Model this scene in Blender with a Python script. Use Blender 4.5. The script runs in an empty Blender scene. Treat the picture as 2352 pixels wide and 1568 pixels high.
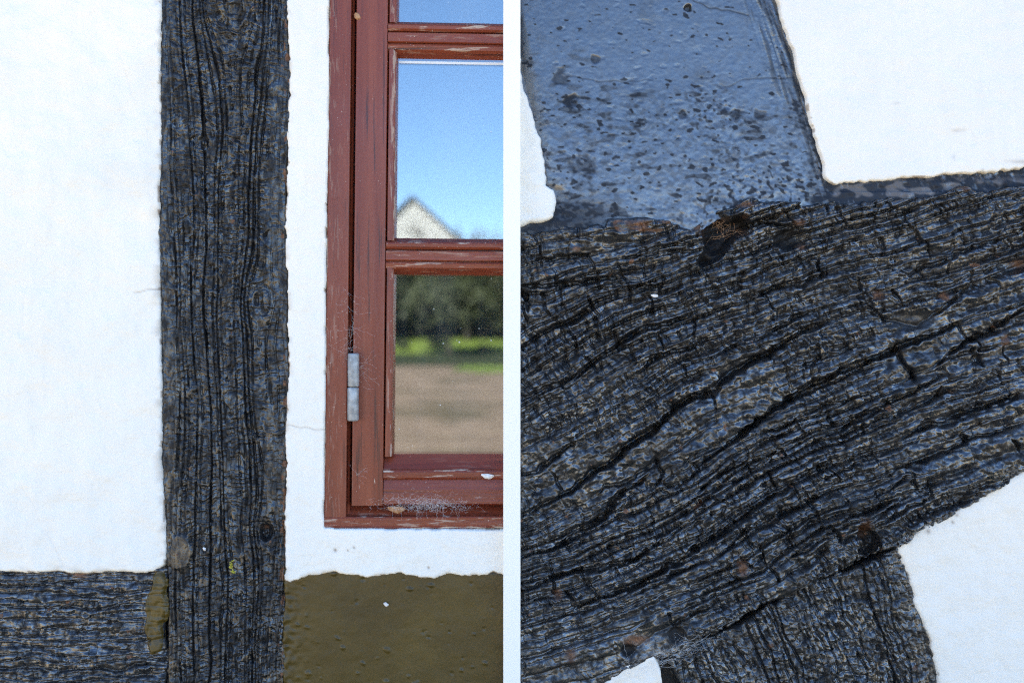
import bpy, math, random
import numpy as np
from mathutils import Vector

# ------------------------------------------------------------------ scale
K = 1.5 / 2352.0            # metres per unit of the wall's drawing grid (2352 x 1568 units)
CAMD, CAMZ = 1.6, 1.2       # camera distance from the wall, camera height
CX, CY = 1176.0, 784.0
def WX(x): return (x - CX) * K
def WZ(y): return CAMZ + (CY - y) * K
YG = CY + CAMZ / K          # grid y of the ground

# ------------------------------------------------------------------ camera, sky, sun, exposure
sc = bpy.context.scene
col = sc.collection
cam_d = bpy.data.cameras.new('camera'); cam = bpy.data.objects.new('camera', cam_d); col.objects.link(cam)
cam.location = (0, -CAMD, CAMZ); cam.rotation_euler = (math.radians(90), 0, 0)
cam_d.sensor_width = 36; cam_d.lens = 36 * CAMD / 1.5
cam_d.clip_start = 0.05; cam_d.clip_end = 5000
cam_d.dof.use_dof = True; cam_d.dof.focus_distance = CAMD; cam_d.dof.aperture_fstop = 2.5
sc.camera = cam
sc.cycles.use_denoising = False; sc.cycles.filter_width = 1.2

SUN_EL, SUN_AZ = 42.0, -25.0         # sun stands behind the wall (+Y), a little to the left
w = bpy.data.worlds.new('World'); sc.world = w; w.use_nodes = True
nt = w.node_tree; nt.nodes.clear()
sky = nt.nodes.new('ShaderNodeTexSky'); sky.sky_type = 'NISHITA'; sky.sun_disc = False
sky.sun_elevation = math.radians(SUN_EL); sky.sun_rotation = math.radians(SUN_AZ)
sky.air_density = 0.9; sky.dust_density = 0.0; sky.ozone_density = 5.0; sky.altitude = 800
bg = nt.nodes.new('ShaderNodeBackground'); bg.inputs['Strength'].default_value = 0.09
wo = nt.nodes.new('ShaderNodeOutputWorld')
nt.links.new(sky.outputs[0], bg.inputs[0]); nt.links.new(bg.outputs[0], wo.inputs[0])

sl = bpy.data.lights.new('sun', 'SUN'); sl.energy = 5.0; sl.angle = math.radians(0.5); sl.color = (1, .94, .84)
so = bpy.data.objects.new('sun', sl); col.objects.link(so)
e, a = math.radians(SUN_EL), math.radians(SUN_AZ)
sdir = Vector((math.sin(a) * math.cos(e), math.cos(a) * math.cos(e), math.sin(e)))
so.rotation_euler = sdir.to_track_quat('Z', 'Y').to_euler(); so.location = (0, 5, 8)

vs = sc.view_settings
sc.display_settings.display_device = 'sRGB'
vs.view_transform = 'Standard'; vs.look = 'None'; vs.gamma = 1; vs.use_curve_mapping = False
vs.exposure = 2.57

rnd = random.Random(7)

# ------------------------------------------------------------------ materials
class N:
    """tiny node-tree writer"""
    def __init__(s, name):
        s.m = bpy.data.materials.new(name); s.m.use_nodes = True
        s.t = s.m.node_tree; s.t.nodes.clear()
        s.out = s.t.nodes.new('ShaderNodeOutputMaterial')
    def n(s, typ, **kw):
        d = s.t.nodes.new('ShaderNode' + typ)
        for k_, v in kw.items(): setattr(d, k_, v)
        return d
    def l(s, o, i): s.t.links.new(o, i)
    def coord(s, scale=(1, 1, 1), rot=(0, 0, 0)):
        c = s.n('TexCoord'); mp = s.n('Mapping'); mp.inputs['Scale'].default_value = scale
        mp.inputs['Rotation'].default_value = rot
        s.l(c.outputs['Object'], mp.inputs[0]); return mp.outputs[0]
    def noise(s, scale, detail=4, rough=.55, vec=None, dist=0):
        d = s.n('TexNoise'); d.inputs['Scale'].default_value = scale; d.inputs['Detail'].default_value = detail
        d.inputs['Roughness'].default_value = rough; d.inputs['Distortion'].default_value = dist
        s.l(vec if vec is not None else s.coord(), d.inputs['Vector']); return d.outputs['Fac']
    def ramp(s, fac, stops):
        r = s.n('ValToRGB'); cr = r.color_ramp
        while len(cr.elements) < len(stops): cr.elements.new(.5)
        for e_, (p, c) in zip(cr.elements, stops):
            e_.position = p; e_.color = (c, c, c, 1) if isinstance(c, (int, float)) else (*c, 1)
        s.l(fac, r.inputs[0]); return r.outputs[0]
    def mix(s, fac, a_, b_, mode='MIX'):
        d = s.n('Mix', data_type='RGBA', blend_type=mode)
        for i, v in ((0, fac), (6, a_), (7, b_)):
            if hasattr(v, 'links') or hasattr(v, 'is_linked'): s.l(v, d.inputs[i])
            elif isinstance(v, (int, float)) and i: d.inputs[i].default_value = (v, v, v, 1)
            elif i: d.inputs[i].default_value = (*v, 1)
            else: d.inputs[i].default_value = v
        return d.outputs[2]
    def math(s, op, a_, b_=0.0):
        d = s.n('Math', operation=op)
        for i, v in ((0, a_), (1, b_)):
            if hasattr(v, 'is_linked'): s.l(v, d.inputs[i])
            else: d.inputs[i].default_value = v
        return d.outputs[0]
    def attr(s, name):
        d = s.n('Attribute'); d.attribute_name = name; return d.outputs['Fac']
    def bump(s, h, dist, strength=1.0, prev=None):
        d = s.n('Bump'); d.inputs['Distance'].default_value = dist; d.inputs['Strength'].default_value = strength
        s.l(h, d.inputs['Height'])
        if prev is not None: s.l(prev, d.inputs['Normal'])
        return d.outputs[0]
    def bsdf(s, colr, rough=.5, normal=None, ior=1.5, metallic=0, extra=None):
        b = s.n('BsdfPrincipled')
        for key, v in (('Base Color', colr), ('Roughness', rough), ('IOR', ior), ('Metallic', metallic)):
            if hasattr(v, 'is_linked'): s.l(v, b.inputs[key])
            elif isinstance(v, tuple): b.inputs[key].default_value = (*v, 1)
            else: b.inputs[key].default_value = v
        if normal is not None: s.l(normal, b.inputs['Normal'])
        for key, v in (extra or {}).items(): b.inputs[key].default_value = v
        s.l(b.outputs[0], s.out.inputs[0]); return b

def mat_tar_wood(name, ior=1.95, r0=.08, r1=.22, stretch=(1, 1, .4)):
    t = N(name)
    n1 = t.noise(60, 5); n2 = t.noise(420, 4); n3 = t.noise(14, 3)
    c = t.mix(t.ramp(n1, [(.35, 0), (.7, 1)]), (.006, .0065, .008), (.020, .018, .017))
    dustm = t.ramp(n3, [(.48, 0), (.72, 1)])
    c = t.mix(t.math('MULTIPLY', dustm, .12), c, (.055, .047, .038))
    raw = t.mix(t.ramp(n2, [(.3, 0), (.7, 1)]), (.07, .024, .010), (.30, .155, .085))
    c = t.mix(t.attr('exposed'), c, raw)
    r = t.n('MapRange'); t.l(n1, r.inputs[0]); r.inputs[1].default_value = .3; r.inputs[2].default_value = .7
    r.inputs[3].default_value = r0; r.inputs[4].default_value = r1
    rr = t.mix(t.attr('exposed'), r.outputs[0], .8)
    ii = t.math('SUBTRACT', ior, t.math('MULTIPLY', t.attr('exposed'), ior - 1.4))
    # patchy tar: glossy skins beside dull sooty wood
    gl = t.ramp(t.noise(90, 5, .65, t.coord(stretch), .4), [(.38, .08), (.58, 1)])
    gl = t.math('MULTIPLY', gl, t.ramp(t.noise(16, 3), [(.3, .5), (.6, 1)]))
    keep = t.math('MULTIPLY', t.math('MULTIPLY', gl, t.math('SUBTRACT', 1.0, t.attr('exposed'))), t.math('SUBTRACT', 1.0, t.attr('dull')))
    rr = t.mix(keep, .62, rr); ii = t.math('ADD', 1.34, t.math('MULTIPLY', keep, ior - 1.34))
    nb = t.bump(t.noise(300, 3, .6), .0016, .5)
    t.bsdf(c, rr, nb, ii); return t.m

def mat_tar_panel(name, tint, ior=2.2, fine=.5, r0=.14, r1=.30):
    t = N(name)
    n1 = t.noise(9, 5); n2 = t.noise(260, 5, .6); n3 = t.noise(90, 4)
    c = t.mix(t.ramp(n1, [(.35, 0), (.7, 1)]), tint, tuple(min(1, v * 1.7 + .004) for v in tint))
    c = t.mix(t.attr('exposed'), c, (.22, .20, .19))
    r = t.ramp(n3, [(.3, r0), (.75, r1)])
    nb = t.bump(n2, .0009, fine)
    du = t.attr('dull'); r = t.mix(du, r, .6); ii = t.math('SUBTRACT', ior, t.math('MULTIPLY', du, ior - 1.35))
    t.bsdf(c, r, nb, ii); return t.m

def mat_plaster(name, base=(.86, .86, .85)):
    t = N(name)
    big = t.noise(5, 4); fine = t.noise(240, 5, .6); mid = t.noise(38, 4)
    c = t.mix(t.ramp(big, [(.35, 0), (.7, 1)]), base, (base[0] * .93, base[1] * .95, base[2] * .97))
    wash = t.noise(1, 5, .6, t.coord((70, 70, 9))); c = t.mix(t.math('MULTIPLY', t.ramp(wash, [(.45, 0), (.8, 1)]), .35), c, (base[0] * .86, base[1] * .87, base[2] * .88))
    sp = t.n('TexVoronoi'); sp.inputs['Scale'].default_value = 55; t.l(t.coord(), sp.inputs['Vector'])
    dots = t.ramp(sp.outputs['Distance'], [(.012, 1), (.03, 0)])
    keep = t.ramp(t.noise(21, 2), [(.60, 0), (.66, 1)])
    c = t.mix(t.math('MULTIPLY', t.math('MULTIPLY', dots, keep), .75), c, (.16, .13, .11))
    c = t.mix(t.attr('exposed'), c, (.33, .25, .18))
    nb = t.bump(t.noise(11, 3), .012, .5); nb = t.bump(mid, .005, .8, nb); nb = t.bump(fine, .0006, .4, nb)
    t.bsdf(c, .75, nb, 1.45); return t.m

def mat_frame_paint(name, along):
    """old red brown gloss paint; grain runs along the given axis ('x' or 'z')"""
    t = N(name)
    sc_ = (2.2, 60, 60) if along == 'x' else (60, 60, 2.2)
    v = t.coord(sc_); v2 = t.coord((6, 120, 160) if along == 'x' else (160, 120, 6))
    v3 = t.coord((24, 90, 230) if along == 'x' else (230, 90, 24))
    g1 = t.noise(1.0, 6, .6, v); g2 = t.noise(1.0, 5, .65, v2); big = t.noise(4.5, 3)
    c = t.mix(t.ramp(g1, [(.3, 0), (.7, 1)]), (.165, .031, .015), (.245, .058, .027))
    c = t.mix(t.ramp(g2, [(.33, 1), (.43, 0)]), c, (.07, .02, .014))
    c = t.mix(t.math('MULTIPLY', t.ramp(g2, [(.6, 0), (.7, 1)]), .2), c, (.33, .15, .105))
    chip = t.noise(1.0, 5, .6, v3); where = t.noise(16, 3)
    cm = t.math('MULTIPLY', t.ramp(chip, [(.69, 0), (.71, 1)]), t.ramp(where, [(.42, 0), (.62, 1)]))
    cm2 = t.math('MAXIMUM', cm, t.math('MULTIPLY', t.attr('worn'), t.ramp(chip, [(.56, 0), (.60, 1)])))
    c = t.mix(cm2, c, (.58, .47, .37))
    r = t.math('ADD', t.ramp(big, [(.35, .26), (.7, .42)]), t.math('MULTIPLY', cm2, .35))
    fk = t.noise(330, 2, .5); c = t.mix(t.math('MULTIPLY', t.ramp(fk, [(.70, 0), (.73, 1)]), t.ramp(where, [(.45, 0), (.6, .8)])), c, (.6, .5, .42))
    nb = t.bump(g2, .0014, .7); nb = t.bump(g1, .0014, .4, nb)
    t.bsdf(c, r, nb, 1.46); return t.m

def mat_simple(name, c0, c1, scale, rough=.6, bumpd=0, ior=1.45, metallic=0):
    t = N(name); n1 = t.noise(scale, 5)
    c = t.mix(t.ramp(n1, [(.35, 0), (.68, 1)]), c0, c1)
    nb = t.bump(n1, bumpd, .6) if bumpd else None
    t.bsdf(c, rough, nb, ior, metallic); return t.m

M_POST = mat_tar_wood('tarred_oak')
M_BEAM = mat_tar_wood('tarred_beam', 2.5, .09, .24, (1, 1, 1))
M_PANEL_R = mat_tar_panel('tar_coat_glossy', (.012, .015, .021), 2.55, .25, .30, .46)
M_PANEL_L = mat_tar_panel('tar_coat_ground_tint', (.050, .032, .003), 1.5, .25, .34, .5)  # black tar; the ground's olive reflection is put into its colour
M_PL = mat_plaster('limewash_cool', (.92, .87, .765))
M_PR = mat_plaster('limewash_warm', (.94, .86, .735))
M_FX = mat_frame_paint('brown_paint_horizontal', 'x')
M_FZ = mat_frame_paint('brown_paint_vertical', 'z')
M_WHITE = mat_simple('divider_white', (.975, .93, .83), (.98, .935, .835), 3, .6)  # plain white of the added divider strip
M_CORE = mat_simple('dark_mortar', (.03, .028, .026), (.05, .045, .04), 40, .9)
M_GALV = mat_simple('galvanised_steel', (.24, .25, .255), (.42, .44, .45), 110, .5, .0006, 1.5, .35)
M_SPACER = mat_simple('spacer_alloy', (.75, .77, .78), (.8, .8, .8), 30, .5)
M_ROOM = mat_simple('dim_room', (.05, .05, .045), (.07, .065, .06), 4, .9)
M_WEB = mat_simple('cobweb_silk', (.75, .74, .72), (.8, .8, .8), 30, .6)
M_LEAFDRY = mat_simple('dry_leaf_brown', (.30, .13, .05), (.55, .33, .18), 180, .8, .0008)
M_FLAKE = mat_simple('paint_flake', (.75, .70, .64), (.85, .82, .78), 200, .7)
M_LICHEN = mat_simple('yellow_lichen', (.45, .42, .04), (.6, .55, .08), 400, .9)

def mat_glass():
    t = N('window_glass')
    gl = t.n('BsdfGlossy'); gl.inputs['Roughness'].default_value = 0.0; gl.inputs['Color'].default_value = (.93, .97, 1, 1)
    tr = t.n('BsdfTransparent'); tr.inputs['Color'].default_value = (.8, .85, .83, 1)
    df = t.n('BsdfDiffuse'); df.inputs['Color'].default_value = (.75, .76, .75, 1)
    mx = t.n('MixShader'); mx.inputs[0].default_value = .215
    t.l(tr.outputs[0], mx.inputs[1]); t.l(gl.outputs[0], mx.inputs[2])
    v = t.n('TexVoronoi'); v.inputs['Scale'].default_value = 70; t.l(t.coord(), v.inputs['Vector'])
    spots = t.math('MULTIPLY', t.ramp(v.outputs['Distance'], [(.05, 1), (.1, 0)]), t.ramp(t.noise(24, 2), [(.60, 0), (.66, .8)]))
    film = t.math('MULTIPLY', t.ramp(t.noise(1, 4, .6, t.coord((14, 14, 3))), [(.35, 0), (.8, 1)]), .045)
    m2 = t.n('MixShader'); t.l(t.math('MAXIMUM', spots, film), m2.inputs[0])
    t.l(mx.outputs[0], m2.inputs[1]); t.l(df.outputs[0], m2.inputs[2])
    t.l(m2.outputs[0], t.out.inputs[0]); return t.m
M_GLASS = mat_glass()

# ------------------------------------------------------------------ object helpers
def tag(o, label=None, cat=None, group=None, kind=None):
    for k_, v in (('label', label), ('category', cat), ('group', group), ('kind', kind)):
        if v: o[k_] = v
    return o
def empty(name, loc, label, cat, group=None):
    o = bpy.data.objects.new(name, None); col.objects.link(o); o.location = loc; o.empty_display_size = .05
    return tag(o, label, cat, group)
def link_mesh(name, verts, faces, m, parent=None, smooth=False, label=None):
    me = bpy.data.meshes.new(name); me.from_pydata([tuple(v) for v in verts], [], faces)
    if smooth: me.polygons.foreach_set('use_smooth', np.ones(len(me.polygons), bool))
    me.materials.append(m); o = bpy.data.objects.new(name, me); col.objects.link(o)
    if parent is not None: adopt(o, parent)
    if label: o['label'] = label
    return o
def adopt(o, parent):
    o.parent = parent
    loc = Vector(parent.location)
    p = parent.parent
    while p is not None: loc += Vector(p.location); p = p.parent
    o.location = Vector(o.location) - loc       # vertices are in world units
def box(verts, faces, x0, x1, y0, y1, z0, z1):
    b = len(verts)
    verts += [(x, y, z) for x in (x0, x1) for y in (y0, y1) for z in (z0, z1)]
    faces += [tuple(b + i for i in f) for f in ((0, 1, 3, 2), (4, 6, 7, 5), (0, 4, 5, 1), (2, 3, 7, 6), (0, 2, 6, 4), (1, 5, 7, 3))]

# ------------------------------------------------------------------ numpy noise tools
def fblur(a_, sy, sx):
    fy = np.fft.fftfreq(a_.shape[0])[:, None]; fx = np.fft.rfftfreq(a_.shape[1])[None, :]
    g = np.exp(-2 * (np.pi ** 2) * ((fy * sy) ** 2 + (fx * sx) ** 2))
    return np.fft.irfft2(np.fft.rfft2(a_) * g, s=a_.shape)
def nz(shape, sy, sx, seed):
    r = np.random.default_rng(seed).standard_normal(shape)
    b = fblur(r, sy, sx); b -= b.mean(); return b / (b.std() + 1e-9)
def n1(t_, s, seed):
    """1-D wobble as a function of a coordinate array"""
    lo, hi = t_.min() - 10, t_.max() + 10
    m_ = int((hi - lo) / max(s * .25, .5)) + 8
    r = np.random.default_rng(seed).standard_normal(m_ + 40)
    kern = np.exp(-.5 * (np.arange(-12, 13) / 4.0) ** 2); r = np.convolve(r, kern, 'same')[20:-20]
    r = (r - r.mean()) / (r.std() + 1e-9)
    return np.interp(t_, np.linspace(lo, hi, m_), r)
def wob(t_, seed, amps=((40, 2.0), (12, .8), (4, .8))):
    return sum(a_ * n1(t_, s, seed + i) for i, (s, a_) in enumerate(amps))
def ss(a_, b_, x):
    t_ = np.clip((x - a_) / (b_ - a_), 0, 1); return t_ * t_ * (3 - 2 * t_)
def smin(a_, b_, k_):
    h = np.clip(.5 + .5 * (b_ - a_) / k_, 0, 1); return b_ * (1 - h) + a_ * h - k_ * h * (1 - h)
def lic(noise, vx, vy, L):
    H, W = noise.shape
    acc = noise.copy(); cnt = 1.0
    gy, gx = np.mgrid[0:H, 0:W].astype(np.float32)
    for sg in (1, -1):
        px, py = gx.copy(), gy.copy()
        for i in range(L):
            ix = np.clip(px.astype(np.int32), 0, W - 1); iy = np.clip(py.astype(np.int32), 0, H - 1)
            px += sg * vx[iy, ix]; py += sg * vy[iy, ix]
            wgt = .5 + .5 * math.cos(math.pi * (i + 1) / (L + 1))
            acc += wgt * noise[np.clip(py + .5, 0, H - 1).astype(np.int32), np.clip(px + .5, 0, W - 1).astype(np.int32)]
            cnt += wgt
    acc -= acc.mean(); return acc / (acc.std() + 1e-9)
def cracks(n_, w_): return 1 - ss(0, w_, np.abs(n_))       # 1 along zero crossings

def poisson(gx_, gy_):
    """field whose gradient comes closest to (gx, gy), unit grid"""
    h, w_ = gx_.shape
    dv = np.zeros((h, w_)); dv[:, 1:] += .5 * (gx_[:, 1:] + gx_[:, :-1]); dv[:, :-1] -= .5 * (gx_[:, 1:] + gx_[:, :-1])
    dv[1:] += .5 * (gy_[1:] + gy_[:-1]); dv[:-1] -= .5 * (gy_[1:] + gy_[:-1])
    m2 = np.concatenate([np.concatenate([dv, dv[:, ::-1]], 1), np.concatenate([dv[::-1], dv[::-1, ::-1]], 1)], 0)
    F = np.fft.rfft2(m2); ky = np.fft.fftfreq(2 * h)[:, None]; kx = np.fft.rfftfreq(2 * w_)[None, :]
    q = (2 * np.cos(2 * np.pi * kx) - 2) + (2 * np.cos(2 * np.pi * ky) - 2); q[0, 0] = 1
    F = F / q; F[0, 0] = 0
    return -np.fft.irfft2(F, s=m2.shape)[:h, :w_]
def blocks(psi, s_, wr, Lr, seed, tilt=(1.5, 1.2), base=.8, gd=3.0, gw=1.6, cd=2.0, cw=1.5, up=(0, 0)):
    """charred wood split into rows along the grain and short blocks across it (mm)"""
    g = np.random.default_rng(seed); T = g.standard_normal((8, 4096)); U = g.random((4, 4096))
    r = psi / wr; i = np.floor(r).astype(int); fr = r - i
    L = Lr * (.55 + .9 * U[0][i % 4096]); c = s_ / L + U[1][i % 4096] * 17; j = np.floor(c).astype(int); fc = c - j
    ix = (i * 131 + j * 31) % 4096
    H = up[0] * (fr - .5) + up[1] * (fc - .5) + T[0][ix] * (fr - .5) * tilt[0] + T[1][ix] * (fc - .5) * tilt[1] + T[2][ix] * base - 1.2 * base * (2 * fr - 1) ** 4
    er = np.round(r).astype(int); dr = np.abs(r - er) * wr
    H -= gd * (.2 + 1.3 * U[2][er % 4096] ** 2) * np.exp(-(dr / gw) ** 2)
    ec = np.round(c).astype(int); dc = np.abs(c - ec) * L
    H -= cd * U[3][(i * 57 + ec * 13) % 4096] * np.exp(-(dc / cw) ** 2)
    return H

FX0, FX1, FY0, FY1 = -30, 2382, -30, 1598                   # in-frame part keeps full resolution
def axis_select(vals, lo, hi, step):
    keep = [i for i, v in enumerate(vals) if lo <= v <= hi or i % step == 0 or i == len(vals) - 1]
    return np.array(keep)

class Field:
    """regular grid over part of the wall, in drawing units"""
    def __init__(s, x0, x1, y0, y1, g):
        s.xs = np.arange(x0, x1 + g, g); s.ys = np.arange(y0, y1 + g, g); s.g = g
        s.X, s.Y = np.meshgrid(s.xs, s.ys); s.shape = s.X.shape
    def lean(s, slope, y0, off):
        """part of the wall that leans back above y0: X, Y become the outline seen from the front; returns relief in mm"""
        d = np.maximum(slope * (y0 - s.Y), 0) + off
        k_ = (CAMD / K) / (CAMD / K + d)
        s.X, s.Y = CX + (s.X - CX) * k_, CY + (s.Y - CY) * k_
        return -d * K * 1000
    def nz(s, sy, sx, seed): return nz(s.shape, sy / s.g, sx / s.g, seed)   # sizes in units
    def mesh(s, name, Hm, mat, parent, keep=None, exposed=None, dull=None, label=None, far=None, step=5):
        """Hm: relief in mm towards the viewer"""
        ix = axis_select(s.xs, FX0, FX1, step); iy = axis_select(s.ys, FY0, FY1, step)
        H = Hm[np.ix_(iy, ix)]; x = s.xs[ix].copy(); y = s.ys[iy].copy()
        if far:
            if far[0] is not None: x[0] = far[0]
            if far[1] is not None: x[-1] = far[1]
            if far[2] is not None: y[0] = far[2]
            if far[3] is not None: y[-1] = far[3]
        X, Y = np.meshgrid(x, y)
        co = np.stack([WX(X), -H * .001, WZ(Y)], -1).reshape(-1, 3).astype(np.float32)
        h, w_ = H.shape
        idx = np.arange(h * w_).reshape(h, w_)
        q = np.stack([idx[:-1, :-1], idx[1:, :-1], idx[1:, 1:], idx[:-1, 1:]], -1).reshape(-1, 4)
        if keep is not None:
            kk = keep[np.ix_(iy, ix)]
            kq = (kk[:-1, :-1] | kk[1:, :-1] | kk[1:, 1:] | kk[:-1, 1:]).reshape(-1)
            q = q[kq]
            used = np.zeros(h * w_, bool); used[q.reshape(-1)] = True
            remap = np.cumsum(used) - 1; co = co[used]; q = remap[q]
        else: used = np.ones(h * w_, bool)
        loc = np.array(parent.matrix_world.translation if parent.parent else parent.location, np.float32)
        co = co - loc
        me = bpy.data.meshes.new(name)
        me.vertices.add(len(co)); me.vertices.foreach_set('co', co.reshape(-1))
        me.loops.add(q.size); me.loops.foreach_set('vertex_index', q.reshape(-1).astype(np.int32))
        me.polygons.add(len(q)); me.polygons.foreach_set('loop_start', np.arange(0, q.size, 4, dtype=np.int32))
        me.polygons.foreach_set('use_smooth', np.ones(len(q), bool))
        me.update(calc_edges=True)
        at = me.attributes.new('exposed', 'FLOAT', 'POINT')
        ex = np.zeros(h * w_) if exposed is None else exposed[np.ix_(iy, ix)].reshape(-1)
        at.data.foreach_set('value', ex[used].astype(np.float32))
        if dull is not None:
            at = me.attributes.new('dull', 'FLOAT', 'POINT')
            at.data.foreach_set('value', dull[np.ix_(iy, ix)].reshape(-1)[used].astype(np.float32))
        me.materials.append(mat)
        o = bpy.data.objects.new(name, me); col.objects.link(o); o.parent = parent
        if label: o['label'] = label
        return o

def edge_drop(sd, r=6.0, deep=30.0, wall=5.0):
    """0 inside, rounds off over r units near the edge, falls by 'deep' mm just outside"""
    rnd_ = np.clip(1 - sd / r, 0, 1) ** 2 * (r * .38)
    return -np.where(sd > 0, rnd_, r * .38 + np.clip(-sd / wall, 0, 1) * deep)

LX0, LX1, TY = -1700, 4050, -1300      # far ends of the wall that is built

# ================================================================== LEFT WALL SECTION
wall_l = empty('half_timbered_wall', (WX(560), 0, 0), 'white limewashed half-timbered wall with upright black tarred post and brown window', 'wall')

# ---- big plaster panel left of the post
f = Field(-420, 400, -420, 1345, 3.2)
post_l = lambda y: np.interp(y, [-2000, 0, 60, 300, 560, 660, 900, 1050, 1150, 1290, 3000], [371, 372, 370, 369, 366, 369, 371, 373, 378, 383, 383])
pl_r = post_l(f.Y) - 1 + wob(f.Y, 11, ((60, 1.5), (14, .7), (5, .7)))
bot = np.interp(f.X, [-500, 0, 50, 120, 200, 300, 335, 372, 400], [1313, 1312, 1316, 1309, 1314, 1315, 1320, 1306, 1290]) + wob(f.X, 21, ((40, 1.6), (12, 1.3), (5, 1.0)))
sd = smin(pl_r - f.X, bot - f.Y, 16)
H = 4 + .7 * f.nz(60, 60, 1) + .8 * f.nz(24, 22, 7) + .36 * f.nz(10, 11, 2) + .16 * f.nz(6, 7, 3) * ss(-1, 2, f.nz(50, 50, 4)) + .5 * f.nz(5, 6, 5) * np.exp(-np.clip(sd, 0, 999) / 28.) * .35
H -= 2.6 * np.clip(1 - (pl_r - f.X) / 60, 0, 1) ** 2
H += edge_drop(sd, 8, 34)
exp_ = np.where((sd < 3.5) & (f.nz(6, 14, 8) > .9), .7, 0.) + np.exp(-((f.X - 367) ** 2 + (f.Y - 662) ** 2) / 12.) * .9
cr = np.exp(-((f.Y - (672 - (f.X - 310) * .17 + 1.5 * np.sin(f.X / 7))) / 1.6) ** 2) * ((f.X > 308) & (f.X < 372))
exp_ = np.clip(exp_ + .5 * cr, 0, 1); H -= .8 * cr
for (ax, ay, bx_, by_, q_) in ((60, 1120, 150, 1300, 12), (250, 60, 330, 300, 13), (120, 500, 40, 760, 14)):
    tt_ = np.clip(((f.X - ax) * (bx_ - ax) + (f.Y - ay) * (by_ - ay)) / ((bx_ - ax) ** 2 + (by_ - ay) ** 2), 0, 1)
    dl = np.hypot(f.X - ax - tt_ * (bx_ - ax) + 5 * f.nz(14, 14, q_), f.Y - ay - tt_ * (by_ - ay)); H -= .5 * np.exp(-(dl / 2.6) ** 2); exp_ = exp_ + .10 * np.exp(-(dl / 2.2) ** 2)
exp_ = np.clip(exp_ + .3 * ss(22, 3, sd) * ss(-.2, 1.4, f.nz(7, 9, 9)) + .05 * ss(.6, 2, f.nz(40, 40, 10)), 0, 1)
f.mesh('plaster_panel', H, M_PL, wall_l, sd > -9, exp_, far=(LX0, None, TY, None))

# ---- plaster strip between post and window, running on below the window
f = Field(640, 1172, -420, 1345, 2.8)
post_r = lambda y: np.interp(y, [-2000, 0, 60, 220, 400, 520, 700, 900, 1000, 1150, 1320, 3000], [657, 660, 661, 663, 660, 654, 660, 660, 657, 652, 652, 655])
le = post_r(f.Y) + 1 + wob(f.Y, 31, ((50, 1.6), (12, .8), (4, .9)))
win_l = 749.5 - .0105 * (f.Y - 600)
ri = win_l + wob(f.Y, 41, ((60, .8), (10, .6)))
bo = np.interp(f.X, [640, 655, 668, 690, 710, 760, 820, 900, 960, 1040, 1100, 1172], [1322, 1334, 1336, 1322, 1320, 1316, 1320, 1319, 1324, 1320, 1321, 1319]) + wob(f.X, 51, ((30, 1.8), (9, 1.5), (4, 1.1)))
top = 1214 + .004 * (f.X - 745) + wob(f.X, 61, ((50, .9), (9, .7)))
colm = np.minimum(f.X - le, ri - f.X); low = np.minimum(f.Y - top, bo - f.Y)
both = np.minimum(np.minimum(f.X - le, bo - f.Y), np.where((f.X > ri) & (f.Y < top), -np.minimum(f.X - ri, top - f.Y), 99))
sd = both
H = 3.5 + .4 * f.nz(40, 40, 71) + .22 * f.nz(12, 16, 72) + .12 * f.nz(5, 6, 73)
H += edge_drop(sd, 6, 34)
c1 = np.exp(-((f.Y - (976 + (f.X - 660) * .14 + 1.5 * np.sin(f.X / 6))) / 1.5) ** 2) * (f.X < 752)
dk = sum(np.exp(-((f.X - a_) ** 2 + (f.Y - b_) ** 2) / r_) for a_, b_, r_ in ((771, 1262, 14), (814, 1256, 6), (985, 1302, 8), (800, 1262, 4)))
exp_ = np.clip(.5 * c1 + dk + np.where((sd < 3) & (f.nz(9, 9, 74) > .7), .8, 0.), 0, 1); H -= .7 * c1 + 1.5 * dk
exp_ = np.clip(exp_ + .25 * ss(14, 3, np.abs(sd)) * ss(0, 1.4, f.nz(7, 9, 75)), 0, 1)
f.mesh('plaster_panel', H, M_PL, wall_l, sd > -9, exp_, far=(None, None, TY, None), label='narrow white plaster strip round the window')

# ---- the upright post
f = Field(352, 676, -420, 1990, 1.6)
vx = np.zeros(f.shape); vy = np.ones(f.shape)
psi_x = np.zeros(f.shape)
psi = f.X.copy()
for (kx, ky, r_) in ((525, 15, 56), (600, 690, 24), (612, 1222, 20), (470, 330, 10), (560, -250, 40), (500, 1750, 40)):
    dx, dy = f.X - kx, f.Y - ky; rr = dx * dx * 1.0 + dy * dy * .34
    psi -= dx * r_ * r_ / (rr + .45 * r_ * r_)
psi += 5 * f.nz(200, 60, 101) + 2.0 * f.nz(90, 24, 102)
psi += 26 * ss(1240, 1568, f.Y) * ((f.X - 400) / 260)
gy, gx = np.gradient(psi, f.g)
ln = np.sqrt(gx * gx + gy * gy) + 1e-6; vx, vy = (-gy / ln).astype(np.float32), (gx / ln).astype(np.float32)
sg = np.where(vy < 0, -1, 1); vx *= sg; vy *= sg
a1 = lic(f.nz(2.2, 2.2, 111), vx, vy, 55); a2 = lic(f.nz(4.0, 4.0, 112), vx, vy, 80); a3 = lic(f.nz(2.4, 2.4, 113), vx, vy, 10)
b1 = lic(f.nz(2.8, 2.8, 114), vy, -vx, 5); gr = f.nz(2.6, 2.4, 115); gr2 = f.nz(5.0, 4.0, 116)
body = ss(-.6, .8, f.nz(120, 40, 117) + .6)
H = .8 * a2 + .5 * a1 + .7 * a3 - 2.8 * cracks(a2, .26) * ss(-.6, .5, f.nz(60, 20, 118)) - 1.6 * cracks(a1, .22)
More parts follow.
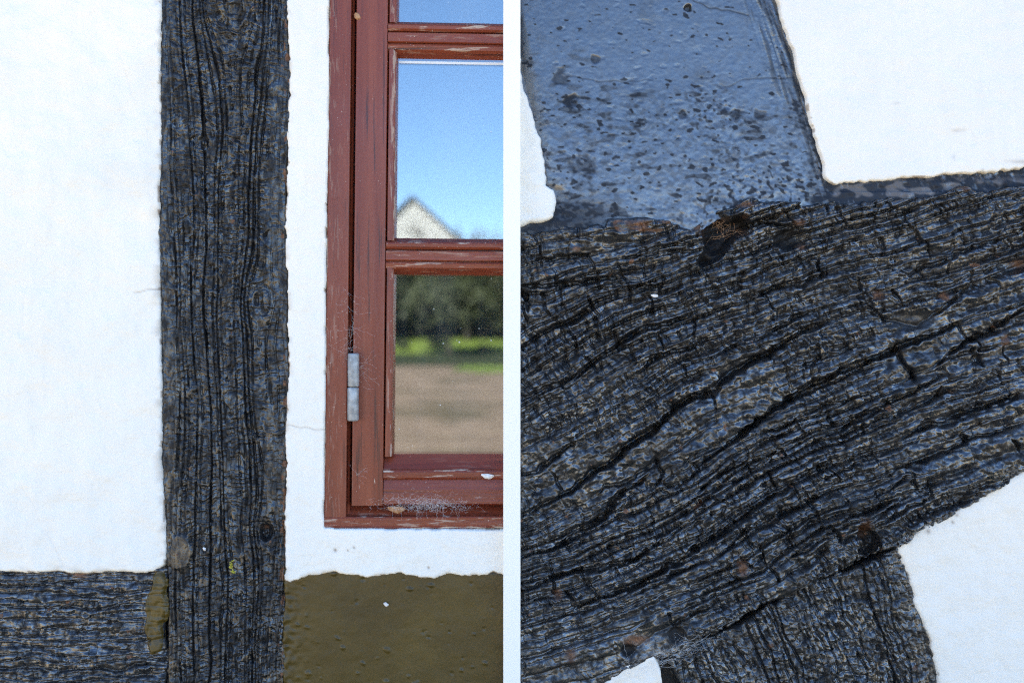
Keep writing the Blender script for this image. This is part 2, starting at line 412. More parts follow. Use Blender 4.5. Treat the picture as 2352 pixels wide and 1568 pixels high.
H *= .55; sy_ = f.Y + 6 * f.nz(10, 14, 124); wp = psi + 1.3 * f.nz(30, 8, 125) + 3 * f.nz(110, 20, 126)
H += blocks(wp, sy_, 10.5, 13, 127, (1.0, .9), .5, 5.4, 1.9, 2.6, 1.6, (0, 1.1)) + .6 * blocks(wp + 31, sy_, 23, 46, 128, (1.6, 1.2), .8, 5.2, 2.0, 2.0, 1.7, (0, 1.6)) * ss(-.5, .5, f.nz(60, 30, 129))
H += (-.5 * cracks(b1, .26) + .42 * gr + .6 * gr2) * (.35 + .65 * body)
deepm = ss(1.75, 2.3, lic(f.nz(2.2, 2.2, 119), vx, vy, 90)); H -= 3.5 * deepm
for (kx, ky, r_, d_) in ((537, 60, 26, 3.5), (611, 1222, 15, 16), (598, 690, 13, 2.2), (556, 18, 18, 1.5)):
    q = ((f.X - kx) ** 2 + ((f.Y - ky) * .8) ** 2) / r_ ** 2
    H -= d_ * np.exp(-q * q)
kn = np.exp(-(((f.X - 525) / 75) ** 2 + ((f.Y - 40) / 90) ** 2)); H += kn * (1.1 * f.nz(9, 8, 120) - .9 * cracks(f.nz(11, 9, 121), .2))
patch = ss(.1, .5, np.exp(-(((f.X - 414) / 26) ** 2 + ((f.Y - 1268) / 40) ** 2) ** 2) + .12 * f.nz(8, 8, 122))
H = H * (1 - .85 * patch) + 2.4 * patch
edge = np.minimum(f.X - post_l(f.Y), post_r(f.Y) - f.X)
H *= .45 + .55 * ss(2, 60, edge + 14 * f.nz(60, 12, 123))
H += 1.4 - 3.2 * np.clip(1 - edge / 38, 0, 1) ** 2
sl_ = post_l(f.Y) - 3 + wob(f.Y, 131, ((30, 1.4), (9, .8), (4, .9))); sr_ = post_r(f.Y) + 4 + wob(f.Y, 141, ((30, 1.4), (9, .8), (4, .9)))
sd = np.minimum(f.X - sl_, sr_ - f.X)
H += edge_drop(sd, 7, 30)
exp_ = np.where((edge < 9) & (f.nz(5, 3, 142) > 1.15) & (f.X > 600), .85, 0.)
exp_ += np.exp(-((f.X - 607) ** 2 + (f.Y - 1212) ** 2) / 22.) * .7 + np.where(f.nz(3, 3, 143) > 3.05, .7, 0)
f.mesh('timber_post', H, M_POST, wall_l, sd > -8, np.clip(exp_, 0, 1), far=(None, None, TY, YG), label='upright post of black tarred oak')

# ---- horizontal rail at the lower left
f = Field(-420, 405, 1288, 1860, 1.8)
th = .02 + .05 * f.nz(90, 120, 201); vx, vy = np.cos(th).astype(np.float32), np.sin(th).astype(np.float32)
a1 = lic(f.nz(1.8, 1.8, 211), vx, vy, 26); a2 = lic(f.nz(4, 4, 212), vx, vy, 60); b1 = lic(f.nz(2.6, 2.6, 213), -vy, vx, 6)
H = 1.2 * a2 + .8 * a1 - 3.0 * cracks(a2, .26) * ss(-.5, .6, f.nz(20, 70, 214)) - .9 * cracks(a1, .2) - .8 * cracks(b1, .26) + .9 * f.nz(3.2, 3.8, 215) + 1.9 * f.nz(6, 8, 216)
H *= .6; H += blocks(f.Y + 5 * f.nz(8, 40, 241), f.X + 6 * f.nz(14, 10, 242), 15, 17, 243, (1.9, 2.0), .9, 4.6, 2.0, 3.0, 1.8, (1.3, 0))
H -= 3.5 * ss(1.6, 2.2, lic(f.nz(3, 3, 217), vx, vy, 60))
tard = ss(.25, .55, np.exp(-(((f.X - 358 + 5 * f.nz(20, 30, 245)) / 27) ** 2 + ((f.Y - 1405) / 84) ** 2)) * (1 + .32 * f.nz(16, 11, 218)) - .12 * ss(.3, 1.5, f.nz(7, 6, 219)))
H = H * (1 - .8 * tard) + tard * (3.2 + .7 * f.nz(30, 7, 219))
H += 1 - 3 * np.clip(1 - (f.Y - 1314) / 26, 0, 1) ** 2
sd = smin(f.Y - (1304 + wob(f.X, 221, ((40, 2), (9, 1.4)))), 382 - f.X + wob(f.Y, 231, ((30, 2.5), (9, 1.5))), 6)
H += edge_drop(sd, 8, 30)
exp_ = np.where((f.nz(4, 5, 222) > 2.75), .8, 0.) + .9 * np.exp(-(((f.X - 182) / 22) ** 2 + ((f.Y - 1319) / 7) ** 2) * 1.2) * (f.nz(3, 4, 223) > -.6)
f.mesh('tar_smear', H - edge_drop(sd, 8, 30) * (sd < 0) + 3.4 * tard - 1.3 + .4 * f.nz(5, 5, 244), M_PANEL_L, wall_l, tard > .25, label='smear of thick tar where rail meets post, coloured with the olive ground reflection')
f.mesh('timber_rail', H, M_BEAM, wall_l, sd > -8, np.clip(exp_, 0, 1), far=(LX0, None, None, None), label='rough horizontal rail of black tarred oak')

# ---- tarred panel below the window, olive ground reflection put into its colour
f = Field(630, 1176, 1296, 1860, 2.4)
H = -1 + .35 * f.nz(60, 70, 301) + .10 * f.nz(10, 13, 302) + .05 * f.nz(4, 5, 303)
sp = ss(2.35, 3.0, f.nz(4.0, 5.0, 304)); H += 1.7 * sp - 1.0 * ss(2.2, 2.9, f.nz(3, 4, 305))
H += .8 * f.nz(4, 4, 306) * np.exp(-np.clip(f.X - 655, 0, 999) / 26.)
sd = smin(f.X - (648 + wob(f.Y, 311)), f.Y - (1306 + wob(f.X, 321)), 5)
H += edge_drop(sd, 8, 30)
f.mesh('tarred_panel', H, M_PANEL_L, wall_l, sd > -8, None, label='smooth dark tarred panel below the window, coloured with the olive ground reflection')

# ---- plinth and wall core
v, fc = [], []
box(v, fc, WX(LX0), WX(1174), -.022, .2, -.05, WZ(1850))
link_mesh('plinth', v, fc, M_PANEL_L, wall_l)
v, fc = [], []
box(v, fc, WX(LX0), WX(748), .026, .25, 0, WZ(TY))
box(v, fc, WX(748), WX(1174), .030, .25, 0, WZ(1222))
box(v, fc, WX(748), WX(1174), .026, .25, WZ(-420), WZ(TY))
link_mesh('wall_core', v, fc, M_CORE, wall_l)
v, fc = [], []
box(v, fc, WX(760), WX(1174), -.004, .025, WZ(-405), WZ(TY))
link_mesh('plaster_panel', v, fc, M_PL, wall_l)

# ================================================================== RIGHT WALL SECTION
wall_r = empty('timber_framed_wall', (WX(1770), 0, 0), 'timber-framed wall with huge weathered black beam, glossy tarred panel and white plaster corners', 'wall')
XR = [-100, 0, 60, 150, 270, 380, 412, 470]
upper_l = lambda y: np.interp(y, [-600, 0, 60, 150, 270, 380, 412, 600], [1660, 1780, 1801, 1829, 1862, 1889, 1897, 1925])
chip_r = lambda y: np.interp(y, [-600, 165, 260, 370, 424, 436, 455, 495, 512, 600], [1030, 1197, 1222, 1245, 1254, 1272, 1277, 1270, 1256, 1250])
beam_t = lambda x: np.interp(x, [700, 1195, 1388, 1396, 1470, 1520, 1566, 1592, 1622, 1650, 1700, 1720, 1835, 1842, 1897, 1973, 2053, 2125, 2185, 2211, 2241, 2352, 2900],
                             [545, 532, 521, 503, 499, 506, 522, 530, 505, 488, 470, 462, 465, 474, 466, 468, 452, 458, 444, 427, 444, 424, 330])
low_t = lambda x: np.interp(x, [1500, 1900, 2068, 2117, 2180, 2250, 2352, 2900], [1560, 1340, 1243, 1208, 1173, 1134, 1080, 800])
low_l = lambda y: np.interp(y, [900, 1200, 1243, 1271, 1334, 1411, 1474, 1565, 1900], [2040, 2060, 2064, 2068, 2092, 2113, 2134, 2152, 2235])
beam_b = lambda x: np.interp(x, [700, 1195, 1380, 1440, 1520, 1565, 1600, 1725, 1760, 1823, 1882, 1970, 2068, 2117, 2180, 2250, 2352, 2900],
                             [1680, 1640, 1572, 1530, 1508, 1512, 1474, 1414, 1386, 1365, 1327, 1292, 1248, 1213, 1178, 1139, 1085, 805])

# ---- glossy tarred panel
f = Field(1178, 2820, -440, 580, 2.0); LEANH = f.lean(.115, 530, 4)
H = LEANH + .9 * f.nz(110, 110, 401)
rough_m = ss(-.2, .6, (f.Y - 175) / 90 + .35 * f.nz(40, 60, 402))
H += (.07 * f.nz(3.2, 4.0, 403) + .10 * f.nz(6, 8, 404)) * (.3 + .7 * rough_m) - .35 * ss(1.5, 2.3, f.nz(3.0, 4.6, 405) + .45 * rough_m - .3)
fg = ss(-.2, 1.0, (f.X - 1500) / 260. + .5 * f.nz(50, 60, 417)) * rough_m; H += .07 * f.nz(2.6, 3.2, 428) + fg * (.20 * f.nz(3.0, 3.6, 418) - .5 * cracks(f.nz(4.5, 5.5, 419), .16) * ss(0, .8, f.nz(18, 22, 420)))
H += .08 * f.nz(14, 9, 406)
pit = ss(1.9, 2.5, f.nz(5, 8, 407)); H -= .5 * pit
seam = np.exp(-((f.Y - (180 + .00006 * (f.X - 1450) ** 2 + 7 * n1(f.X, 30, 410) + 2 * n1(f.X, 8, 499))) / 1.8) ** 2) * ((f.X > 1300) & (f.X < 1900)) * ss(-.9, .3, f.nz(30, 40, 497))
seam2 = np.exp(-((f.Y - np.interp(f.X, [1590, 1660, 1720, 1780, 1810], [0, 26, 38, 30, 5]) + 2 * n1(f.X, 8, 411)) / 2.0) ** 2) * ((f.X > 1590) & (f.X < 1720))
H -= .22 * seam + .3 * seam2
zone = ss(-.6, .8, (1430 - f.X) / 130. + .6 * f.nz(50, 60, 409)) * ss(60, 130, f.Y)       # more worn towards the left
rz = np.clip(rough_m * .75 + .25 * zone, 0, 1)
dull = .9 * ss(1.75, 2.3, f.nz(2.6, 4.2, 421) + .55 * rz) + .8 * fg * ss(.55, 1.25, f.nz(2.6, 3.2, 422)) + .5 * zone * ss(.6, 1.8, f.nz(4, 12, 423)) + .32 * ss(-.3, 1.2, f.nz(2.4, 3.4, 427)) * (.35 + .65 * rough_m) + .55 * rough_m * ss(1.0, 1.7, f.nz(4, 10, 424))
dull += .5 * seam + .65 * seam2 + .2 * ss(.9, 1.9, f.nz(20, 30, 425))
for (kx, ky, r_, d_) in ((1579, 20, 8, 8), (1311, 235, 17, 1.6), (1570, 262, 12, 1.4), (1368, 135, 10, 1.2), (1340, 380, 26, .8), (1290, 180, 22, .8), (1690, 262, 14, .8), (1745, 262, 12, .8)):
    m_ = ss(1.25, .65, np.hypot(f.X - kx, (f.Y - ky) * 1.25) / r_ + .22 * f.nz(4, 5, 412)); H -= d_ * m_; dull += .6 * m_
e_r = upper_l(f.Y) - f.X
br = ss(0, 1, 1 - np.abs(e_r - 38) / 60.) * ss(330, 150, f.Y)
brush = lic(f.nz(2.2, 2.2, 413), np.full(f.shape, .27, np.float32), np.full(f.shape, .96, np.float32), 30)
dull += .8 * np.clip(1 - (e_r - 2) / 44, 0, 1) * ss(-.9, .6, brush) + .6 * br * ss(.2, 1.2, brush)
H += br * (.8 * brush - .6 * cracks(brush, .2)) - 5.5 * np.clip(1 - (e_r + 6) / 34, 0, 1) ** 1.5 * (f.Y < 440)
H += .7 * brush * np.clip(1 - (e_r) / 40, 0, 1) * (f.Y < 430)
e_l = f.X - chip_r(f.Y); H -= 5.0 * np.clip(1 - (e_l - 2) / 34, 0, 1) ** 1.5
led = ss(400, 420, f.Y) * ss(1870, 1930, f.X)
H += led * (3 + .5 * f.nz(4, 6, 414)); dull += led * (.62 + .14 * f.nz(4, 8, 426)) + .75 * ss(430, 490, f.Y) * ss(1450, 1330, f.X)
dull = np.clip(dull, 0, 1)
H += .2 * ss(420, 470, f.Y) * f.nz(5, 10, 415)
sd = 560 - f.Y
exp_ = led * ss(.2, 1.0, f.nz(5, 9, 416) + .2) * .55
f.mesh('tarred_panel', H, M_PANEL_R, wall_r, f.Y < beam_t(f.X) + 14, exp_, dull, far=(None, LX1, TY, None), label='glossy blue-black tarred panel with pitted skin')

# ---- upper right plaster
f = Field(1640, 2820, -440, 470, 3.0); LEANH = f.lean(.115, 530, 0)
le = upper_l(f.Y) + wob(f.Y, 421, ((50, 1.8), (14, 1.6), (5, 1.2)))
bo = np.interp(f.X, [1890, 1925, 1949, 2025, 2109, 2217, 2352, 2760], [416, 421, 422, 416, 406, 400, 386, 340]) + wob(f.X, 431, ((30, 1.8), (9, 1.8), (5, 1.4)))
sd = smin(f.X - le, bo - f.Y, 12)
H = 2 + .6 * f.nz(70, 70, 441) + .4 * f.nz(26, 26, 447) + .28 * f.nz(10, 11, 442) + .17 * f.nz(6, 6.5, 443) * ss(300, 0, sd) + edge_drop(sd, 5, 30) + LEANH
exp_ = sum(.45 * np.exp(-(((f.X - a_) / b_) ** 2 + ((f.Y - c_) / d_) ** 2)) for a_, b_, c_, d_ in ((2058, 9, 238, 3), (2190, 5, 362, 7), (2256, 4, 390, 2.5), (2200, 14, 300, 4), (2352, 40, 372, 5))) * (.5 + .5 * ss(-.5, .5, f.nz(4, 6, 445)))
exp_ += .7 * np.where((sd < 3) & (f.nz(5, 6, 446) > 1.5), 1, 0)
f.mesh('plaster_panel', H, M_PR, wall_r, sd > -8, np.clip(exp_, 0, 1), far=(None, LX1, TY, None), label='white plaster panel above the beam')

# ---- small plaster piece at the left edge
f = Field(1178, 1310, -120, 550, 2.2); LEANH = f.lean(.115, 530, 0)
ri = chip_r(f.Y) + wob(f.Y, 451, ((40, 2), (12, 1.8), (5, 1.2))); bo = np.interp(f.X, [1178, 1230, 1255, 1280], [521, 514, 508, 497]) + wob(f.X, 452, ((20, 2), (8, 1.5)))
sd = smin(ri - f.X, bo - f.Y, 8)
H = 3 + .8 * f.nz(9, 11, 461) * ss(300, 440, f.Y) + .3 * f.nz(8, 8, 462) + edge_drop(sd, 10, 26) + LEANH
f.mesh('plaster_panel', H, M_PL, wall_r, sd > -8, np.zeros(f.shape), label='small white plaster corner beside the white divider')

# ---- lower right plaster
f = Field(2030, 2760, 800, 1860, 3.0)
sd = smin(f.X - low_l(f.Y) - wob(f.Y, 471, ((40, 2), (12, 2), (5, 1.4))), f.Y - low_t(f.X) - wob(f.X, 481, ((40, 2), (12, 1.6), (5, 1.4))), 22)
H = 4 + .5 * f.nz(60, 60, 491) + .24 * f.nz(14, 13, 492) + .12 * f.nz(6, 6, 493) - 3 * np.clip(1 - sd / 40, 0, 1) ** 2 + edge_drop(sd, 9, 30)
exp_ = sum(.8 * np.exp(-((f.X - a_) ** 2 + (f.Y - b_) ** 2) / r_) for a_, b_, r_ in ((2130, 1219, 26), (2186, 1198, 14), (2196, 1182, 10), (2075, 1322, 12))) + .6 * np.where((sd < 4) & (f.nz(5, 6, 494) > 1.1), 1, 0)
f.mesh('plaster_panel', H, M_PR, wall_r, sd > -8, np.clip(exp_, 0, 1), far=(None, LX1, None, None), label='white plaster panel below the beam')

# ---- little plaster remnant at the bottom edge, with the wall it belongs to
f = Field(1178, 1560, 1470, 1860, 2.6)
tp = np.interp(f.X, [1178, 1330, 1397, 1440, 1500, 1516, 1530, 1560], [1720, 1640, 1548, 1516, 1499, 1540, 1640, 1800]) + wob(f.X, 495, ((20, 2.5), (7, 1.8)))
sd = f.Y - tp
H = 9 + .8 * f.nz(12, 12, 496) + .4 * f.nz(5, 5, 497) + edge_drop(sd * .8, 10, 34)
f.mesh('plaster_panel', H, M_PR, wall_r, sd > -9, np.zeros(f.shape), label='bit of white plaster at the foot of the beam')

# ---- the big beam
f = Field(1178, 2700, 408, 1860, 1.75)
CTRL = [(1250, 560, 2), (1450, 600, 2), (1300, 745, 28), (1450, 666, 20), (1558, 640, 8), (1350, 845, 37), (1450, 770, 34), (1550, 725, 15), (1600, 650, 6),
        (1495, 850, 36), (1614, 788, 22), (1547, 950, 40), (1650, 890, 32), (1725, 935, 29), (1850, 880, 22), (1950, 834, 22), (2100, 780, 20), (2250, 700, 15),
        (2330, 640, 14), (1800, 740, 25), (1900, 700, 18), (1900, 560, 6), (2100, 560, 10), (2300, 500, 14), (1250, 1000, 25), (1200, 1270, 16), (1300, 1130, 28),
        (1400, 1200, 26), (1500, 1310, 25), (1700, 1180, 34), (1800, 1100, 32), (2000, 1000, 25), (2200, 900, 18), (2330, 850, 18), (2200, 1050, 22), (2320, 1040, 24),
        (1250, 1370, 12), (1400, 1420, 10), (1350, 1500, 14), (2000, 1150, 28), (1600, 1400, 27), (1850, 1280, 30), (1220, 660, 8), (1220, 860, 32), (2600, 500, 14), (2600, 800, 20)]
num_c = np.zeros(f.shape); num_s = np.zeros(f.shape); den = np.zeros(f.shape)
for (cx_, cy_, an) in CTRL:
    w_ = 1 / ((f.X - cx_) ** 2 + (f.Y - cy_) ** 2 + 2500.) ** 1.6
    num_c += w_ * math.cos(math.radians(an)); num_s += w_ * math.sin(math.radians(an))
th = np.arctan2(num_s, num_c) + .05 * f.nz(40, 60, 501) + .02 * f.nz(16, 20, 502)
vx, vy = np.cos(th).astype(np.float32), (-np.sin(th)).astype(np.float32)
a0 = lic(f.nz(9, 9, 511), vx, vy, 110); a1 = lic(f.nz(4.0, 4.0, 512), vx, vy, 60); a2 = lic(f.nz(2.0, 2.0, 513), vx, vy, 18)
b0 = lic(f.nz(5, 5, 514), -vy, vx, 12); b1 = lic(f.nz(2.6, 2.6, 515), -vy, vx, 6)
psi = poisson(np.sin(th), np.cos(th)) * f.g; ss_ = poisson(np.cos(th), -np.sin(th)) * f.g
wp = psi + 1.7 * f.nz(14, 16, 571) + 3 * f.nz(45, 60, 572); ws = ss_ + 5 * f.nz(12, 12, 573)
blk = blocks(wp, ws, 16.5, 16, 574, (1.7, 1.8), 1.1, 6.5, 2.3, 5.5, 2.2, (1.7, 0)) * ss(-1.6, .2, f.nz(50, 80, 577))
ridge = 1 - np.abs(2 * ((wp + 9 * f.nz(60, 90, 578)) / 58 % 1) - 1); blk += (6.0 * ss(0, .6, ridge) + 2.0 * ridge) * (.45 + .55 * ss(-.6, .6, f.nz(80, 110, 579))) + .9 * blocks(wp + 57, ws, 42, 66, 575, (2.6, 2.6), 1.8, 5.5, 2.8, 9.5, 2.8, (2.5, 0)) * ss(-.9, .4, f.nz(60, 80, 576))
cov = ss(-.8, .7, f.nz(50, 90, 516)); covb = ss(-.3, 1.0, f.nz(70, 70, 517)); top_l = ss(760, 560, f.Y)
lump = f.nz(6.5, 7.5, 518); grain = f.nz(3.6, 4.2, 519); fine = f.nz(2.0, 2.0, 520)
H = blk + .9 * a0 + .5 * a1 + .3 * a2 - 2.4 * cracks(a0, .16) * (.35 + .65 * cov) - .8 * cracks(a1, .24) * (.4 + .6 * cov)
H += -1.0 * cracks(b0, .16) * covb - .4 * cracks(b1, .24) * (.4 + .6 * covb) + 1.0 * lump + .75 * grain + .3 * fine
H -= 2.2 * ss(.9, 1.8, -lump) + 3 * ss(1.9, 2.6, f.nz(7, 9, 521))
# the long open shakes, drawn one by one
SHAKES = [([(1240, 765), (1295, 743), (1370, 700), (1450, 668), (1558, 645)], 5, 8), ([(1299, 882), (1350, 846), (1404, 806), (1481, 752), (1554, 729), (1600, 716)], 5, 9),
          ([(1449, 872), (1495, 834), (1550, 808), (1614, 788), (1680, 755)], 4, 8), ([(1210, 1180), (1290, 1130), (1400, 1070), (1495, 995), (1547, 950), (1614, 904), (1725, 835), (1830, 770), (1900, 745)], 6, 12),
          ([(1560, 1120), (1640, 1050), (1725, 975), (1847, 892), (1949, 842), (2040, 808), (2159, 757), (2260, 720)], 5.5, 12), ([(1725, 785), (1800, 745), (1893, 705)], 4, 7),
          ([(1200, 1278), (1296, 1252), (1360, 1210), (1440, 1115), (1500, 1075)], 6, 9), ([(1200, 1355), (1300, 1318), (1420, 1290), (1500, 1240)], 5, 8),
          ([(1300, 1420), (1407, 1358), (1500, 1318), (1582, 1271), (1680, 1205), (1771, 1141), (1850, 1090)], 5, 10), ([(1960, 700), (2040, 735), (2110, 745), (2180, 690), (2240, 640)], 4, 6),
          ([(2130, 850), (2220, 790), (2300, 740), (2380, 690)], 5, 9), ([(2050, 1010), (2150, 965), (2260, 935), (2380, 880)], 4.5, 8), ([(1850, 1030), (1960, 960), (2080, 905), (2200, 850)], 4, 7),
          ([(2060, 650), (2200, 590), (2352, 530)], 4, 6), ([(1200, 655), (1330, 640), (1450, 640)], 4.5, 7), ([(1420, 595), (1530, 575), (1600, 560)], 3, 5), ([(1700, 530), (1760, 512), (1835, 520)], 4, 9),
          ([(1640, 1280), (1720, 1220), (1830, 1160), (1900, 1130)], 4, 7), ([(2050, 790), (2085, 850), (2095, 880)], 6, 8), ([(2230, 800), (2260, 850)], 5, 7), ([(1500, 1050), (1520, 1080), (1500, 1120)], 4, 6),
          ([(1970, 640), (1990, 690), (2030, 740)], 6, 5), ([(1180, 930), (1260, 890), (1330, 850)], 4, 6), ([(2000, 1110), (2120, 1050), (2250, 1000), (2380, 960)], 4, 6), ([(1180, 1100), (1270, 1050), (1340, 1010)], 4, 6)]
grs = random.Random(5)
for q_ in range(46):                                     # finer shakes that follow the grain
    x, y = grs.uniform(1200, 2340), grs.uniform(560, 1500); pts = [(x, y)]
    for st_ in range(grs.randint(4, 9)):
        jx = int(np.clip(np.searchsorted(f.xs, x), 0, len(f.xs) - 1)); jy = int(np.clip(np.searchsorted(f.ys, y), 0, len(f.ys) - 1))
        an_ = th[jy, jx]; x += 34 * math.cos(an_); y -= 34 * math.sin(an_); pts.append((x, y))
    SHAKES.append((pts, grs.uniform(2.2, 3.6), grs.uniform(3, 6)))
for q_ in range(26):                                     # short cracks across it
    x, y = grs.uniform(1200, 2340), grs.uniform(560, 1450); pts = [(x, y)]
    for st_ in range(grs.randint(2, 4)):
        jx = int(np.clip(np.searchsorted(f.xs, x), 0, len(f.xs) - 1)); jy = int(np.clip(np.searchsorted(f.ys, y), 0, len(f.ys) - 1))
        an_ = th[jy, jx] - 1.5 + grs.gauss(0, .25); x += 15 * math.cos(an_); y -= 15 * math.sin(an_); pts.append((x, y))
    SHAKES.append((pts, grs.uniform(2.2, 3.8), grs.uniform(3, 5.5)))
wobx, woby = 4 * f.nz(22, 22, 531) + 1.5 * f.nz(6, 6, 533), 4 * f.nz(22, 22, 532) + 1.5 * f.nz(6, 6, 534)
for pts, wd, dp in SHAKES:
    x0, x1 = min(p[0] for p in pts) - 30, max(p[0] for p in pts) + 30; y0, y1 = min(p[1] for p in pts) - 30, max(p[1] for p in pts) + 30
    i0, i1 = np.searchsorted(f.xs, [x0, x1]); j0, j1 = np.searchsorted(f.ys, [y0, y1])
    X_, Y_ = f.X[j0:j1, i0:i1] + wobx[j0:j1, i0:i1], f.Y[j0:j1, i0:i1] + woby[j0:j1, i0:i1]
    best = np.full(X_.shape, 1e9); tt = np.zeros(X_.shape); n_ = len(pts) - 1
    for s_ in range(n_):
        (ax, ay), (bx_, by_) = pts[s_], pts[s_ + 1]; L2 = (bx_ - ax) ** 2 + (by_ - ay) ** 2
        u = np.clip(((X_ - ax) * (bx_ - ax) + (Y_ - ay) * (by_ - ay)) / L2, 0, 1)
        d_ = np.hypot(X_ - ax - u * (bx_ - ax), Y_ - ay - u * (by_ - ay)); m_ = d_ < best
        best[m_] = d_[m_]; tt[m_] = ((s_ + u) / n_)[m_]
    wloc = wd * (.35 + .65 * np.sin(np.pi * np.clip(tt, .03, .97)))
    H[j0:j1, i0:i1] -= 1.9 * dp * np.exp(-(best / (1.15 * wloc)) ** 2) * np.clip(np.sin(np.pi * np.clip(tt, 0, 1)) * 1.6, .2, 1)
# hollows and broken-out pockets
def pocket(kx, ky, rx, ry, d_, smooth_=.0, pw=2):
    global H
    q = (((f.X - kx) / rx) ** 2 + ((f.Y - ky) / ry) ** 2) ** pw
    m_ = np.exp(-q); H = H * (1 - smooth_ * m_) - d_ * m_
hq = np.hypot((f.X - 1642 + 10 * f.nz(15, 15, 581)) / 55, (f.Y - 548 + 10 * f.nz(15, 15, 582)) / 56); hol = ss(1.15, .6, hq); H = H * (1 - .6 * hol) - 34 * hol; pocket(1815, 548, 36, 24, 22, .6); pocket(2095, 735, 62, 22, 6, .8); pocket(2320, 610, 34, 16, 10, .7)
hq2 = ss(1.2, .6, np.hypot((f.X - 1990 + 7 * f.nz(11, 11, 587)) / 21, (f.Y - 1236 + 7 * f.nz(11, 11, 588)) / 36)); H = H * (1 - .5 * hq2) - 30 * hq2; pocket(1442, 1490, 15, 13, 20, .5); pocket(1552, 1455, 18, 18, 16, .5); pocket(1500, 1470, 60, 40, 4, .6); pocket(2014, 678, 15, 12, 7, .5)
low_s = ss(1330, 1480, f.Y) * ss(1640, 1420, f.X); H *= 1 - .55 * low_s
H += 7
bt = beam_t(f.X) + wob(f.X, 541, ((40, 1.8), (12, 2.2), (5, 1.6))); bb = beam_b(f.X) + np.where(f.X < 2050, 4, 6) + wob(f.X, 551, ((60, 4), (18, 3), (6, 1.6))) * np.clip((2075 - f.X) / 60, .35, 1)
sd = np.minimum(f.Y - bt, bb - f.Y)
H -= 6 * np.clip(1 - (bb - f.Y) / 50, 0, 1) ** 2 * (f.X > 1560)
H += edge_drop(sd, 10, 34, 6)
sp_ = f.nz(4.5, 5.5, 560)
exp_ = np.where((sp_ > 2.9), .85, 0.) + .9 * ss(.45, .7, np.exp(-(((f.X - 1478) / 92) ** 4 + ((f.Y - 521) / 15) ** 4)) * (1 + .35 * f.nz(4, 9, 561))) * ss(-.7, .5, f.nz(6, 16, 562)) * (.45 + .55 * ss(-.8, .8, f.nz(3, 8, 564)))
for (kx, ky, rx, ry, am) in ((2014, 679, 13, 10, .9), (2166, 682, 10, 9, .9), (1835, 512, 14, 7, .7), (1838, 568, 10, 8, .7), (1985, 1215, 15, 24, .6), (1458, 1466, 30, 11, .95),
                             (1310, 1500, 12, 16, .6), (1282, 1362, 10, 12, .7), (2300, 782, 10, 14, .7), (1703, 1300, 12, 18, .75), (1323, 573, 9, 6, .8), (2340, 606, 20, 8, .6), (1710, 470, 20, 7, .8), (1595, 522, 26, 8, .8), (2210, 434, 10, 8, .7)):
    exp_ += am * np.exp(-((((f.X - kx) / rx) ** 2 + ((f.Y - ky) / ry) ** 2) ** 2)) * (.6 + .4 * ss(-.6, .4, f.nz(3, 5, 563)))
exp_ += .22 * ss(1.3, .9, hq) * ss(.4, .75, hq) * (f.Y < 545) * ss(-.3, .8, f.nz(5, 7, 583))
wq = lambda a_, b_, rx, ry, q: ss(1.1, .7, np.hypot((f.X - a_ + .25 * rx * f.nz(9, 9, q)) / rx, (f.Y - b_ + .25 * ry * f.nz(9, 9, q + 1)) / ry))
dull = np.clip(.9 * wq(1815, 548, 40, 26, 584) + .5 * wq(2095, 735, 60, 20, 586) + ss(1.0, .75, hq) + np.exp(-(((f.X - 1990) / 22) ** 2 + ((f.Y - 1232) / 34) ** 2) ** 2) + np.exp(-(((f.X - 1442) / 17) ** 2 + ((f.Y - 1490) / 15) ** 2) ** 2) + np.exp(-(((f.X - 1552) / 20) ** 2 + ((f.Y - 1455) / 20) ** 2) ** 2), 0, 1)
f.mesh('timber_beam', H, M_BEAM, wall_r, sd > -9, np.clip(exp_, 0, 1), dull, far=(None, LX1, None, None), label='massive weathered black beam with sweeping open grain')

# ---- the brace below the beam
f = Field(1500, 2250, 1240, 1860, 1.75)
th = math.radians(-74) + .12 * f.nz(70, 50, 601); vx, vy = np.cos(th).astype(np.float32), (-np.sin(th)).astype(np.float32)
a0 = lic(f.nz(7, 7, 611), vx, vy, 80); a1 = lic(f.nz(3.4, 3.4, 612), vx, vy, 30); b0 = lic(f.nz(4, 4, 613), -vy, vx, 9)
psi = poisson(np.sin(th), np.cos(th)) * f.g; ss_ = poisson(np.cos(th), -np.sin(th)) * f.g
H = blocks(psi + 4 * f.nz(18, 14, 641), ss_ + 5 * f.nz(12, 12, 642), 14, 22, 643, (1.8, 1.7), 1.1, 4.8, 2.1, 3.4, 1.9, (0, 1.7)) + 1.1 * a0 + .5 * a1 - 2.2 * cracks(a0, .2) - 1.3 * cracks(a1, .24) - 1.6 * cracks(b0, .2) + 1.2 * f.nz(6, 6, 614) + .8 * f.nz(3.6, 3.6, 615)
H -= 4 * ss(1.7, 2.4, lic(f.nz(5, 5, 616), vx, vy, 50))
er = low_l(f.Y) + 10 - f.X; sm = np.clip(1 - er / 70, 0, 1); H = H * (1 - .75 * sm) - 3.0 * sm
sd = np.minimum(np.minimum(er, f.Y - beam_b(f.X) - 2 + wob(f.X, 621, ((50, 5), (16, 3), (6, 1.6)))), f.X - np.interp(f.Y, [1240, 1500, 1570, 1860], [1500, 1530, 1560, 1640]) + wob(f.Y, 631))
H += 1.5 + edge_drop(sd, 10, 30)
exp_ = np.where(f.nz(4, 5, 632) > 2.7, .6, 0.)
f.mesh('timber_brace', H, M_BEAM, wall_r, sd > -8, exp_, label='steep black brace running down from the beam')
v, fc = [], []
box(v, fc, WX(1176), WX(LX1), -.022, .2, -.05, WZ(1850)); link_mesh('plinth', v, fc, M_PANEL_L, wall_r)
v, fc = [], []
